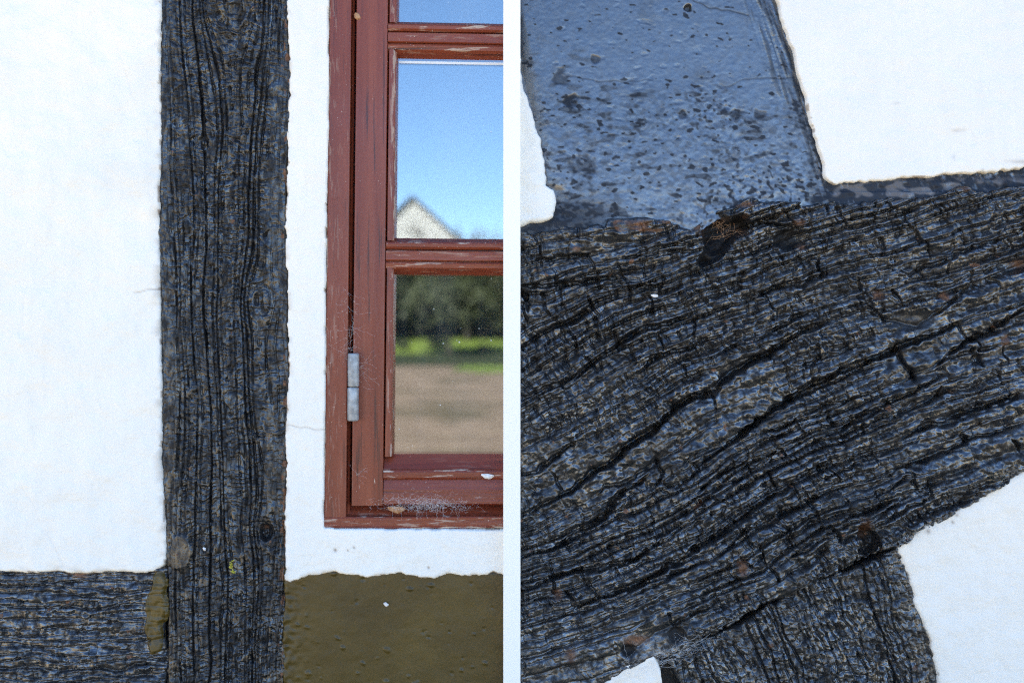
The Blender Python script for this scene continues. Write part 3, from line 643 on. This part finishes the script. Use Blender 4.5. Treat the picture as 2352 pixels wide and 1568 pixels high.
box(v, fc, WX(1176), WX(LX1), .034, .25, 0, WZ(500)); box(v, fc, WX(1176), WX(LX1), .16, .25, WZ(500), WZ(TY)); link_mesh('wall_core', v, fc, M_CORE, wall_r)

# ================================================================== ADDED WHITE DIVIDER STRIP BETWEEN THE SECTIONS, NO REAL BOARD
v, fc = [], []
x0, x1 = WX(1156.3), WX(1195); yb, yf, ch = .02, -.028, .0006
prof = [(x0, yb), (x0, yf + ch), (x0 + ch, yf), (x1 - ch, yf), (x1, yf + ch), (x1, yb)]
for z in (0.0, WZ(TY)): v += [(p[0], p[1], z) for p in prof]
n_ = len(prof); fc += [(i, (i + 1) % n_, n_ + (i + 1) % n_, n_ + i) for i in range(n_)] + [tuple(range(n_))[::-1], tuple(range(n_, 2 * n_))]
tag(link_mesh('divider_strip', v, fc, M_WHITE), 'narrow upright bright white divider strip, added between the window and the weathered beam', 'divider')

# ================================================================== WINDOW
win = empty('casement_window', (WX(960), 0, WZ(1212)), 'red-brown painted wooden casement window with three panes and grey hinge', 'window')
def LEAN(x, y): return x - .0105 * (y - 600), y + 5 * (1 - y / 1040.) * (x - 1030) / 250. * (1 if y > 0 else 1)
def wpt(x, y, d): X_, Y_ = LEAN(x, y); return (WX(X_), -d * .001, WZ(Y_))

def sweep(name, prof, a0_, a1_, axis, m, parent, seg=24, end0=None, end1=None, worn=None, label=None):
    """prof: list of (across, depth mm). axis 'x': across = y; axis 'z': across = x."""
    v, fc, wn = [], [], []
    n_ = len(prof)
    for i in range(seg + 1):
        for (c, d) in prof:
            s0 = a0_ + (end0(c) if end0 else 0); s1 = a1_ + (end1(c) if end1 else 0)
            s_ = s0 + (s1 - s0) * i / seg
            v.append(wpt(s_, c, d) if axis == 'x' else wpt(c, s_, d))
    for i in range(seg):
        for j in range(n_ - 1):
            a_, b_ = i * n_ + j, i * n_ + j + 1
            q = (a_, b_, b_ + n_, a_ + n_)
            fc.append(q if axis == 'x' else q[::-1])
    fc.append(tuple(range(n_)) if axis != 'x' else tuple(range(n_))[::-1])
    fc.append(tuple(range(seg * n_, seg * n_ + n_)) if axis == 'x' else tuple(range(seg * n_, seg * n_ + n_))[::-1])
    o = link_mesh(name, v, fc, m, parent, label=label)
    at = o.data.attributes.new('worn', 'FLOAT', 'POINT')
    ww = [0.0 if worn is None else worn[j] for i in range(seg + 1) for j in range(n_)]
    at.data.foreach_set('value', ww)
    return o
def bev(x0_, x1_, d, back, r=2.0):
    """face with rounded arrises"""
    return [(x0_, back), (x0_, d - r * .55), (x0_ + r * .3, d - r * .16), (x0_ + r, d), (x1_ - r, d), (x1_ - r * .3, d - r * .16), (x1_, d - r * .55), (x1_, back)]

WT, XE = -380, 1172
sweep('jamb', bev(750, 800.5, -1.5, -30, 3), WT, 1187, 'z', M_FZ, win, 40, worn=[.9, .9, .6, .25, 0, 0, .1, 0])
sweep('jamb_rebate', [(801, -12), (801.5, -10), (806, -14), (807, -30), (812, -30)], WT, 1187, 'z', M_FZ, win, 8)
sweep('sash_stile', bev(812, 884.5, -3, -30, 4), WT, 1161, 'z', M_FZ, win, 40, worn=[0, 0, .15, 0, 0, 0, 0, 0])
GL = -20
PANES = [(-330, 44), (132, 545), (632, 1041)]
def bead_prof(x0_, x1_): return [(x0_, -12), (x0_ + .5, -7), (x0_ + 2, -5), (x0_ + 7, -4.2), (x0_ + 13, -4.8), (x0_ + 17, -7), (x1_ - 2, GL + 4), (x1_, GL - 3)]
for i, (ya, yb_) in enumerate(PANES):
    top_cut = (lambda c: (c - 886.5) * .75) if i else None
    sweep('glazing_bead', bead_prof(886.5, 908), ya - 26, yb_ + 8, 'z', M_FZ, win, 16, end0=top_cut, worn=[0, 0, 0, .3, .55, .7, .3, 0])
def bar(ya, yb_, label=None):
    """glazing bar: ya = bottom of upper pane, yb_ = top of lower pane"""
    m_ = ya + 31
    p = [(ya - 1, GL - 3), (ya, GL), (ya + 9, -8), (ya + 11, -5), (ya + 15, -3.2), (ya + 22, -3.4), (ya + 27, -6), (ya + 28.5, -11), (ya + 30, -11),
         (ya + 31, -4), (ya + 33, -2.6), (ya + 52, -2.6), (ya + 54, -4.5), (ya + 55, -9), (ya + 56.5, -9), (ya + 57.5, -5), (ya + 61, -3.6), (ya + 70, -4.4), (ya + 73, -7), (yb_ - 2, GL), (yb_, GL - 3)]
    wn = [0, 0, .4, .9, .8, .5, .2, 0, 0, .2, .25, .1, .1, 0, 0, .3, .5, .6, .2, 0, 0]
    return sweep('glazing_bar', p, 885.5, XE, 'x', M_FX, win, 24, worn=wn, label=label)
bar(44, 132); bar(545, 632)
yb0 = 1041
sweep('bottom_rail', [(yb0 - 1, GL - 3), (yb0 + 3, GL), (yb0 + 36, -5), (yb0 + 39, -2), (yb0 + 43, -.6), (yb0 + 55, -.8), (yb0 + 59, -3), (yb0 + 62, -8), (yb0 + 84, -5), (yb0 + 116, -4), (yb0 + 120, -8), (yb0 + 120, -30)],
      885.5, XE, 'x', M_FX, win, 24, worn=[0, 0, .1, .9, .9, .5, .1, 0, 0, .05, .1, 0])
sweep('frame_sill', [(1161, -30), (1163, -26), (1184, -9), (1186.5, -2), (1189, -.5), (1206, -.5), (1211, -2), (1214, -5), (1214, -30)], 748, XE, 'x', M_FX, win, 24, worn=[0, 0, .2, .7, .6, .35, .9, 1, 0])
for i, (ya, yb_) in enumerate(PANES):
    xl = 905
    v = [wpt(x, y, d) for d in (GL + .6, GL - 3.4) for (x, y) in ((xl, ya - 4), (XE, ya - 4), (XE, yb_ + 4), (xl, yb_ + 4))]
    fc = [(3, 2, 1, 0), (4, 5, 6, 7), (0, 1, 5, 4), (1, 2, 6, 5), (2, 3, 7, 6), (3, 0, 4, 7)]
    pane = link_mesh('pane', v, fc, M_GLASS, win)
    if i:
        sp_v, sp_f = [], []
        (xa, _, za), (xb, _, zb) = wpt(xl + 3, ya + 4, 0), wpt(XE, ya + 9, 0)
        pts = [wpt(x, y, d) for d in (GL + 1.4, GL + .7) for (x, y) in ((xl + 3, ya + 3), (XE, ya + 3), (XE, ya + 8.5), (xl + 3, ya + 8.5))]
        if i == 1: link_mesh('spacer_bar', pts, fc, M_SPACER, win)  # pale spacer bar of the double glazing, laid on the pane face
# hinge
def lathe(name, cx_, cy_, cz_, prof, m, parent, seg=20):
    v = [(cx_ + r * math.cos(2 * math.pi * i / seg), cy_ + r * math.sin(2 * math.pi * i / seg), z) for (r, z) in prof for i in range(seg)]
    fc = [(j * seg + i, j * seg + (i + 1) % seg, (j + 1) * seg + (i + 1) % seg, (j + 1) * seg + i) for j in range(len(prof) - 1) for i in range(seg)]
    fc += [tuple(range(seg))[::-1], tuple(range((len(prof) - 1) * seg, len(prof) * seg))]
    return link_mesh(name, v, fc, m, parent, smooth=False)
hx, hy = WX(812), -.004
hl = lambda a_, b_, r: [(r * .8, WZ(b_)), (r * .95, WZ(b_ - 1.5)), (r, WZ(b_ - 4)), (r, WZ(a_ + 4)), (r * .96, WZ(a_ + 1.5)), (r * .82, WZ(a_))]
hp = lathe('hinge', hx, hy, 0, hl(889, 966, 13.2 * K), M_GALV, win)
k2 = lathe('knuckle', hx + .0005, hy, 0, hl(811, 888, 13.2 * K), M_GALV, None)
k2.parent = hp; k2.location = (0, 0, 0)
hp2 = lathe('pin', hx, hy, 0, [(9 * K, WZ(890)), (9 * K, WZ(886))], M_CORE, None); hp2.parent = hp; hp2.location = (0, 0, 0)
for o in (hp, k2):
    o.data.polygons.foreach_set('use_smooth', np.array([len(p.vertices) == 4 for p in o.data.polygons]))
room = empty('dim_room', (WX(960), .3, 0), 'dim empty room behind the window panes', 'room')
v, fc = [], []
xa, xb, ya, yb_, za, zb = WX(300), WX(1700), .26, 2.2, 0.02, WZ(TY)
v = [(x, y, z) for x in (xa, xb) for y in (ya, yb_) for z in (za, zb)]
fc = [(0, 1, 3, 2), (4, 6, 7, 5), (2, 3, 7, 6), (0, 2, 6, 4), (1, 5, 7, 3)]
link_mesh('room_shell', v, fc, M_ROOM, room)

# ================================================================== SMALL THINGS ON THE WINDOW AND TIMBER
def strand_mesh(name, strands, m, label, cat, r=.00016):
    v, fc = [], []
    for pts in strands:
        b = len(v)
        for p in pts:
            for k_ in range(3):
                an = 2 * math.pi * k_ / 3
                v.append((p[0] + r * math.cos(an), p[1], p[2] + r * math.sin(an)) if abs(pts[-1][0] - pts[0][0]) < abs(pts[-1][2] - pts[0][2]) * .3 else (p[0], p[1] + r * math.cos(an), p[2] + r * math.sin(an)))
        for i in range(len(pts) - 1):
            for k_ in range(3):
                fc.append((b + i * 3 + k_, b + i * 3 + (k_ + 1) % 3, b + i * 3 + 3 + (k_ + 1) % 3, b + i * 3 + 3 + k_))
    return tag(link_mesh(name, v, fc, m), label, cat, kind='stuff' if False else None)
def strand(x0_, y0_, x1_, y1_, d0, d1, sag, n_=9, jit=1.8):
    out = []
    for i in range(n_ + 1):
        t_ = i / n_
        x = x0_ + (x1_ - x0_) * t_ + rnd.uniform(-jit, jit); y = y0_ + (y1_ - y0_) * t_ + sag * 4 * t_ * (1 - t_) + rnd.uniform(-jit, jit)
        out.append((WX(x), -(d0 + (d1 - d0) * t_) * .001, WZ(y)))
    return out
S = []
for i in range(330):
    x = rnd.gauss(985, 48); y = 1166 - abs(rnd.gauss(0, 15))
    S.append(strand(x, y, x + rnd.gauss(0, 15), y + rnd.uniform(-10, 16), rnd.uniform(0, 4), rnd.uniform(0, 5), rnd.uniform(-6, 8)))
for i in range(14):
    x = rnd.uniform(900, 1060); S.append(strand(x, 1158, x + rnd.uniform(-8, 8), 1192, 0, 1, 0))
strand_mesh('cobweb', S, M_WEB, 'dusty tangled cobweb across the gap under the bottom window rail', 'cobweb', .00005)
S = []
for i in range(46):
    x = rnd.gauss(806, 9); y = rnd.uniform(660, 815)
    S.append(strand(x, y, x + rnd.gauss(0, 22), y + rnd.gauss(0, 26), rnd.uniform(1, 4), rnd.uniform(1, 4), rnd.uniform(-4, 6)))
for i in range(10):
    S.append(strand(826, rnd.uniform(815, 880), rnd.uniform(840, 885), rnd.uniform(800, 900), 2, 2, rnd.uniform(-8, 12)))
strand_mesh('cobweb', S, M_WEB, 'wispy cobweb in the frame gap just above the grey hinge', 'cobweb', .00005)
S = []
for i in range(11):
    a_ = rnd.uniform(0, 6.28); S.append(strand(820, 1090, 820 + 26 * math.cos(a_), 1085 + 34 * math.sin(a_), 1, 1, rnd.uniform(-3, 4)))
strand_mesh('cobweb', S, M_WEB, 'small white spider web low on the sash stile', 'cobweb', .00005)
S = []
for i in range(60):
    t_ = rnd.random(); x = 2050 + 110 * t_; y = 1250 - 50 * t_ + rnd.gauss(0, 8)
    S.append(strand(x, y, x + rnd.gauss(8, 16), y + rnd.gauss(-4, 11), rnd.uniform(8, 11), rnd.uniform(8, 11), rnd.uniform(-3, 3)))
strand_mesh('cobweb', S, M_WEB, 'frayed pale cobweb at the plaster corner under the big beam', 'cobweb', .00006)
S = []
for i in range(34):
    x = rnd.uniform(1640, 1692); y = rnd.uniform(502, 548)
    S.append(strand(x, y, x + rnd.gauss(0, 14), y + rnd.gauss(0, 14), -6, -3, rnd.uniform(-3, 3), 5, 2))
strand_mesh('dry_root_fibre', S, M_LEAFDRY, 'tangle of dry brown fibres in the hollow on top of the beam', 'fibres', .00014)
S = []
for i in range(120):
    t_ = rnd.random(); x = 1400 + 190 * t_; y = 1545 - 75 * t_ ** 1.6 + rnd.gauss(0, 10)
    S.append(strand(x, y, x + rnd.gauss(30, 22), y - abs(rnd.gauss(12, 14)), rnd.uniform(11, 15), rnd.uniform(9, 14), rnd.uniform(-3, 5)))
strand_mesh('cobweb', S, M_WEB, 'hazy grey cobweb between plaster remnant and beam at the bottom', 'cobweb', .00006)

def crumb(name, x, y, d, sx, sy, sz, m, label, cat, seed, parts=1):
    """irregular curled fragment"""
    r_ = random.Random(seed); v, fc = [], []
    nu, nv = 9, 6
    for j in range(nv + 1):
        ph = math.pi * j / nv
        for i in range(nu):
            an = 2 * math.pi * i / nu; k_ = r_.uniform(.65, 1.25)
            xx = sx * math.sin(ph) * math.cos(an) * k_; zz = sy * math.cos(ph) * r_.uniform(.8, 1.15); yy = sz * math.sin(ph) * math.sin(an) * k_
            v.append((WX(x + xx + .25 * zz), -(d + yy) * .001, WZ(y + zz - .012 * xx * xx)))
    for j in range(nv):
        for i in range(nu): fc.append((j * nu + i, j * nu + (i + 1) % nu, (j + 1) * nu + (i + 1) % nu, (j + 1) * nu + i))
    return tag(link_mesh(name, v, fc, m), label, cat)
crumb('dry_leaf', 910, 1171, -2, 20, 8, 3, M_LEAFDRY, 'curled orange-brown dry leaf caught under the bottom window rail', 'leaf', 1)
crumb('dry_leaf', 820, 37, -3, 7, 9, 3, M_LEAFDRY, 'crumpled tan leaf scrap high in the frame gap', 'leaf', 2)
crumb('paint_flake', 1120, 1093, 2, 14, 6, 3, M_FLAKE, 'pale curled paint flake resting on the bottom window rail', 'paint flake', 3)
crumb('paint_flake', 887, 1386, 3, 5, 5, 2, M_FLAKE, 'white plaster crumb stuck on the tarred panel below the window', 'crumb', 4)
crumb('plaster_crumb', 471, 1259, 4, 4, 4, 2, M_FLAKE, 'white plaster crumb on the lower black post', 'crumb', 5)
crumb('plaster_crumb', 1502, 680, 9, 9, 4, 2, M_FLAKE, 'white plaster crumb lodged in the grain of the big beam', 'crumb', 6)
v_l = [(537, 1284), (534, 1292), (532, 1300), (536, 1308), (541, 1312)]
S = []
for i in range(40):
    j = rnd.randrange(4); p, q = v_l[j], v_l[j + 1]; t_ = rnd.random()
    x, y = p[0] + (q[0] - p[0]) * t_, p[1] + (q[1] - p[1]) * t_
    S.append(strand(x, y, x + rnd.uniform(-5, 5), y + rnd.uniform(-4, 4), 4, 6, 0, 3, 1))
strand_mesh('lichen_tuft', S, M_LICHEN, 'tiny yellow lichen tuft on the lower black post', 'lichen', .0006)

# ================================================================== THE YARD BEHIND THE CAMERA (seen mirrored in the panes)
def sheet(name, xs_, ys_, zf, m, kind='structure'):
    v = [(x, y, zf(x, y)) for y in ys_ for x in xs_]; n_ = len(xs_)
    fc = [(j * n_ + i, j * n_ + i + 1, (j + 1) * n_ + i + 1, (j + 1) * n_ + i) for j in range(len(ys_) - 1) for i in range(n_ - 1)]
    o = link_mesh(name, v, fc, m, smooth=True); o['kind'] = kind; return o
def mat_ground(name, c0, c1, c2, s1, s2, p=.5):
    t = N(name)
    v = t.coord((1, 1, 1)); a_ = t.noise(s1, 6, .6, v); b_ = t.noise(s2, 5, .6, v)
    c = t.mix(t.ramp(a_, [(.3, 0), (.7, 1)]), c0, c1); c = t.mix(t.ramp(b_, [(p, 0), (p + .12, 1)]), c, c2)
    t.bsdf(c, .9, None, 1.3); return t.m
M_GRAVEL = mat_ground('gravel', (.135, .094, .066), (.25, .18, .122), (.085, .066, .034), 1.9, .34, .5)  # third colour paints shadow patches along with the brown-olive streaks
M_GRASS = mat_ground('grass', (.085, .125, .018), (.16, .21, .028), (.055, .08, .014), .5, .15, .55)
M_SHADOW_BAND = mat_ground('grass_shadow_band', (.015, .022, .008), (.03, .04, .012), (.02, .02, .01), 2, .6)  # dark colour standing in for a shadow across the grass
M_FIELD = mat_ground('field', (.06, .09, .02), (.09, .12, .03), (.05, .07, .02), .05, .01)
M_NEAR = mat_ground('weedy_gravel', (.27, .205, .115), (.34, .265, .155), (.17, .15, .062), 1.8, .5, .55)
sheet('ground', [-2500, -200, -60, 60, 200, 2500], [400, 40, 0, -40, -200, -2500], lambda x, y: -.03, M_FIELD)
def lin(a_, b_, n_): return [a_ + (b_ - a_) * i / n_ for i in range(n_ + 1)]
sheet('yard', lin(-60, 60, 24), lin(4, -9, 6), lambda x, y: -.012, M_NEAR)
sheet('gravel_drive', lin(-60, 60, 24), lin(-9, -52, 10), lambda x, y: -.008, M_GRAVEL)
# green verge wedge in front of the painted shadow band
vz = [(-2.6, -44), (-1.2, -40), (8, -43), (40, -44), (40, -58), (-2.2, -58)]
o = link_mesh('grass_verge', [(x, y, .012) for x, y in vz], [tuple(range(len(vz)))], M_GRASS); o['kind'] = 'structure'
bank = lambda x, y: .02 + max(0, min(1, (-y - 55) / 8)) * .62 + max(0, min(1, (-y - 63) / 10)) * 1.0
sheet('lawn_shadow_band', lin(-60, 60, 24), lin(-52, -61.5, 8), bank, M_SHADOW_BAND)  # shadow on the grass, painted as a dark strip of ground
sheet('lawn', lin(-60, 60, 24), lin(-61.5, -120, 12), bank, M_GRASS)

M_BARK = mat_simple('bark', (.035, .028, .02), (.06, .05, .038), 12, .9)
def mat_leaf(name, c0, c1):
    t = N(name); n_ = t.noise(1.6, 3); b = t.bsdf(t.mix(t.ramp(n_, [(.35, 0), (.65, 1)]), c0, c1), .6, None, 1.4); return t.m
M_LEAF = mat_leaf('backlit_foliage', (.026, .033, .010), (.044, .052, .017))  # backlit darkness of the trees is put into this leaf colour
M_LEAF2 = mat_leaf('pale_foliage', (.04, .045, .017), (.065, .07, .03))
M_TWIG = mat_simple('grey_twigs', (.12, .11, .10), (.17, .16, .15), 5, .9)

def tube(v, fc, p, q, r0, r1, n_=6):
    d = (Vector(q) - Vector(p)); u = d.orthogonal().normalized(); w_ = d.normalized().cross(u); b = len(v)
    for c, r in ((p, r0), (q, r1)):
        for i in range(n_):
            an = 2 * math.pi * i / n_; v.append(tuple(Vector(c) + u * r * math.cos(an) + w_ * r * math.sin(an)))
    fc += [(b + i, b + (i + 1) % n_, b + n_ + (i + 1) % n_, b + n_ + i) for i in range(n_)]
def make_tree(name, h, spread, trunk_h, leafm, seed, nl, leaf, bare=False):
    r_ = random.Random(seed); tv, tf, lv, lf = [], [], [], []
    tube(tv, tf, (0, 0, -.2), (0, 0, trunk_h), h * .035, h * .026)
    tips = []
    def grow(p, d, L, rad, lev):
        q = p + d * L; tube(tv, tf, p, q, rad, rad * .6, 5)
        if lev == 0: tips.append(q); return
        for i in range(3 if lev > 1 else 4):
            nd = (d + Vector((r_.gauss(0, .6), r_.gauss(0, .6), r_.gauss(.05, .35)))).normalized(); grow(q, nd, L * r_.uniform(.6, .85), rad * .6, lev - 1)
        tips.append(q)
    for i in range(5):
        a_ = 2 * math.pi * i / 5 + r_.uniform(-.4, .4)
        grow(Vector((0, 0, trunk_h * r_.uniform(.75, 1))), Vector((math.cos(a_) * .7 * spread, math.sin(a_) * .7 * spread, .8)).normalized(), (h - trunk_h) * .36, h * .016, 3 if bare else 2)
    if not bare:
        for i in range(nl):
            c = r_.choice(tips) + Vector((r_.gauss(0, .09 * h), r_.gauss(0, .09 * h), r_.gauss(0, .075 * h)))
            if c.z < trunk_h * .55: continue
            u = Vector((r_.gauss(0, 1), r_.gauss(0, 1), r_.gauss(0, 1))).normalized(); w_ = u.orthogonal().normalized(); s_ = leaf * r_.uniform(.6, 1.4); b = len(lv)
            lv += [tuple(c + u * s_), tuple(c + w_ * s_ * .6), tuple(c - u * s_), tuple(c - w_ * s_ * .6)]; lf.append((b, b + 1, b + 2, b + 3))
    return tv, tf, lv, lf
TREEKINDS = [('broadleaf_tree', 5.0, 1.0, 1.5, M_LEAF, 3, 2600, .2), ('broadleaf_tree', 5.6, .9, 1.7, M_LEAF2, 9, 2400, .2), ('garden_shrub', 3.4, 1.2, .5, M_LEAF, 5, 1600, .17)]
protos = []
for (nm, h, sp, th_, lm, sd_, nl, lf_) in TREEKINDS:
    tv, tf, lv, lf = make_tree(nm, h, sp, th_, lm, sd_, nl, lf_)
    mt = bpy.data.meshes.new('trunk'); mt.from_pydata(tv, [], tf); mt.materials.append(M_BARK)
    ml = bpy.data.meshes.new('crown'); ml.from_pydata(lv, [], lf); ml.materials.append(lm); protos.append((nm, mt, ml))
TLAB = ['dark leafy tree on the lawn bank across the yard, mirrored in the lower pane', 'paler leafy tree on the lawn bank across the yard, mirrored in the lower pane', 'dark rounded shrub on the lawn bank across the yard, mirrored in the lower pane']
spots = []
for i in range(16):
    x = -19 + i * 1.75 + rnd.uniform(-.4, .4); spots.append((x, -68 - rnd.uniform(0, 5), (0, 1, 0, 2)[i % 4], rnd.uniform(.82, 1.05)))
for i in range(10):
    x = -19 + i * 3 + rnd.uniform(-.8, .8); spots.append((x, -76 - rnd.uniform(0, 4), (0, 2, 1)[i % 3], rnd.uniform(.85, 1.0)))
for i in range(9):
    spots.append((9.2 + i * 1.3 + rnd.uniform(-.4, .4), -70 - rnd.uniform(0, 5), i % 3, rnd.uniform(.82, 1.05)))
spots.append((-3.6, -60.5, 0, .95))
for i in range(18):
    spots.append((-16 + i * 1.25 + rnd.uniform(-.4, .4), -75 - rnd.uniform(0, 2), 2, rnd.uniform(.9, 1.2)))
for x, s_ in ((-6.5, .22), (-4.5, .26), (-1.6, .2), (-7.9, .3)):
    spots.append((x, -61.5 - rnd.uniform(0, 3), 2, s_))
spots = [q for q in spots if -13 < q[0] < 20]
for x, y, kd, s_ in spots:
    nm, mt, ml = protos[kd]
    r0 = empty(nm, (x, y, bank(x, y) - .05), TLAB[kd], 'shrub' if kd == 2 else 'tree', 'trees and shrubs mirrored in the panes'); r0.scale = (s_, s_, s_)
    if y > -61 and kd == 0: r0['label'] = 'dark tree nearest the yard, its trunk standing before the bright lawn in the lower pane'
    if s_ < .35: r0['label'] = 'small dark shrub at the near edge of the bright lawn, mirrored in the lower pane'
    r0.scale = (s_, s_, s_); r0.rotation_euler = (0, 0, rnd.uniform(0, 6.28))
    for part, me in (('trunk', mt), ('crown', ml)):
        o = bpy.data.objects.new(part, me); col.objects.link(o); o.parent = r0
# clipped hedge behind the trees
hv, hf = [], []
for i in range(23000):
    c = Vector((rnd.uniform(-20, 21), -79 + rnd.gauss(0, .5), 1.5 + 5.2 * rnd.random() ** .8)); c.z += .4 * math.sin(c.x * 1.7) * rnd.random()
    u = Vector((rnd.gauss(0, 1), rnd.gauss(0, 1), rnd.gauss(0, 1))).normalized(); w_ = u.orthogonal().normalized(); z_ = rnd.uniform(.14, .3); b = len(hv)
    hv += [tuple(c + u * z_), tuple(c + w_ * z_ * .7), tuple(c - u * z_), tuple(c - w_ * z_ * .7)]; hf.append((b, b + 1, b + 2, b + 3))
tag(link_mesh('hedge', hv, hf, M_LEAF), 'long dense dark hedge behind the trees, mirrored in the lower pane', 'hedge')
# bare tree beside the gable
tv, tf, lv, lf = make_tree('bare_tree', 10.4, .7, 3.0, M_TWIG, 21, 0, .1, True)
r0 = empty('bare_tree', (-3.2, -84, 1.5), 'bare grey tree beside the pale gable, mirrored in the middle pane', 'tree')
me = bpy.data.meshes.new('trunk'); me.from_pydata(tv, [], tf); me.materials.append(M_TWIG); o = bpy.data.objects.new('trunk', me); col.objects.link(o); o.parent = r0

# gabled house
M_CLAD = mat_simple('pale_boards', (.46, .45, .43), (.55, .54, .52), 3, .8)
M_ROOF = mat_simple('dark_roof', (.05, .048, .045), (.08, .075, .07), 3, .8)
hs = empty('gabled_house', (-7.6, -82, 1.5), 'pale house with boarded gable beyond the trees, mirrored in the middle pane', 'house')
hw, ez, az, dep = 6.0, 5.2, 10.6, 11
def hpart(name, v, fc, m, parent=hs):
    me = bpy.data.meshes.new(name); me.from_pydata(v, [], fc); me.materials.append(m); o = bpy.data.objects.new(name, me); col.objects.link(o); o.parent = parent; return o
v, fc = [], []; box(v, fc, -hw, hw, -dep, 0, -1.6, ez); hpart('wall', v, fc, M_CLAD)
v, fc = [], []
xb = -hw
while xb < hw - .05:                                        # vertical boards with open joints
    xm = xb + .26
    z0_, z1_ = ez + (az - ez) * (1 - abs(xb) / hw), ez + (az - ez) * (1 - abs(min(xm, hw)) / hw)
    b = len(v); d_ = .06 + rnd.uniform(0, .02)
    v += [(xb, d_, ez - .2), (xm, d_, ez - .2), (xm, d_, z1_), (xb, d_, z0_), (xb, -.1, ez - .2), (xm, -.1, ez - .2), (xm, -.1, z1_), (xb, -.1, z0_)]
    fc += [tuple(b + i for i in q) for q in ((0, 1, 2, 3)[::-1], (4, 5, 6, 7), (0, 4, 5, 1), (1, 5, 6, 2), (2, 6, 7, 3), (3, 7, 4, 0))]
    xb += .36
hpart('gable_boarding', v, fc, M_CLAD)
v = [(-hw, -.12, ez), (hw, -.12, ez), (0, -.12, az)]; hpart('gable_backing', v, [(0, 1, 2)], M_ROOF)
rf = None
for s_ in (-1, 1):
    v = [(0, .35, az + .05), (s_ * (hw + .5), .35, ez - .4), (s_ * (hw + .5), -dep - .3, ez - .4), (0, -dep - .3, az + .05)]
    v += [(x, y, z + .22) for x, y, z in v]
    hpart('roof_slope', v, [(0, 1, 2, 3), (7, 6, 5, 4), (0, 4, 5, 1), (1, 5, 6, 2), (2, 6, 7, 3), (3, 7, 4, 0)], M_ROOF)
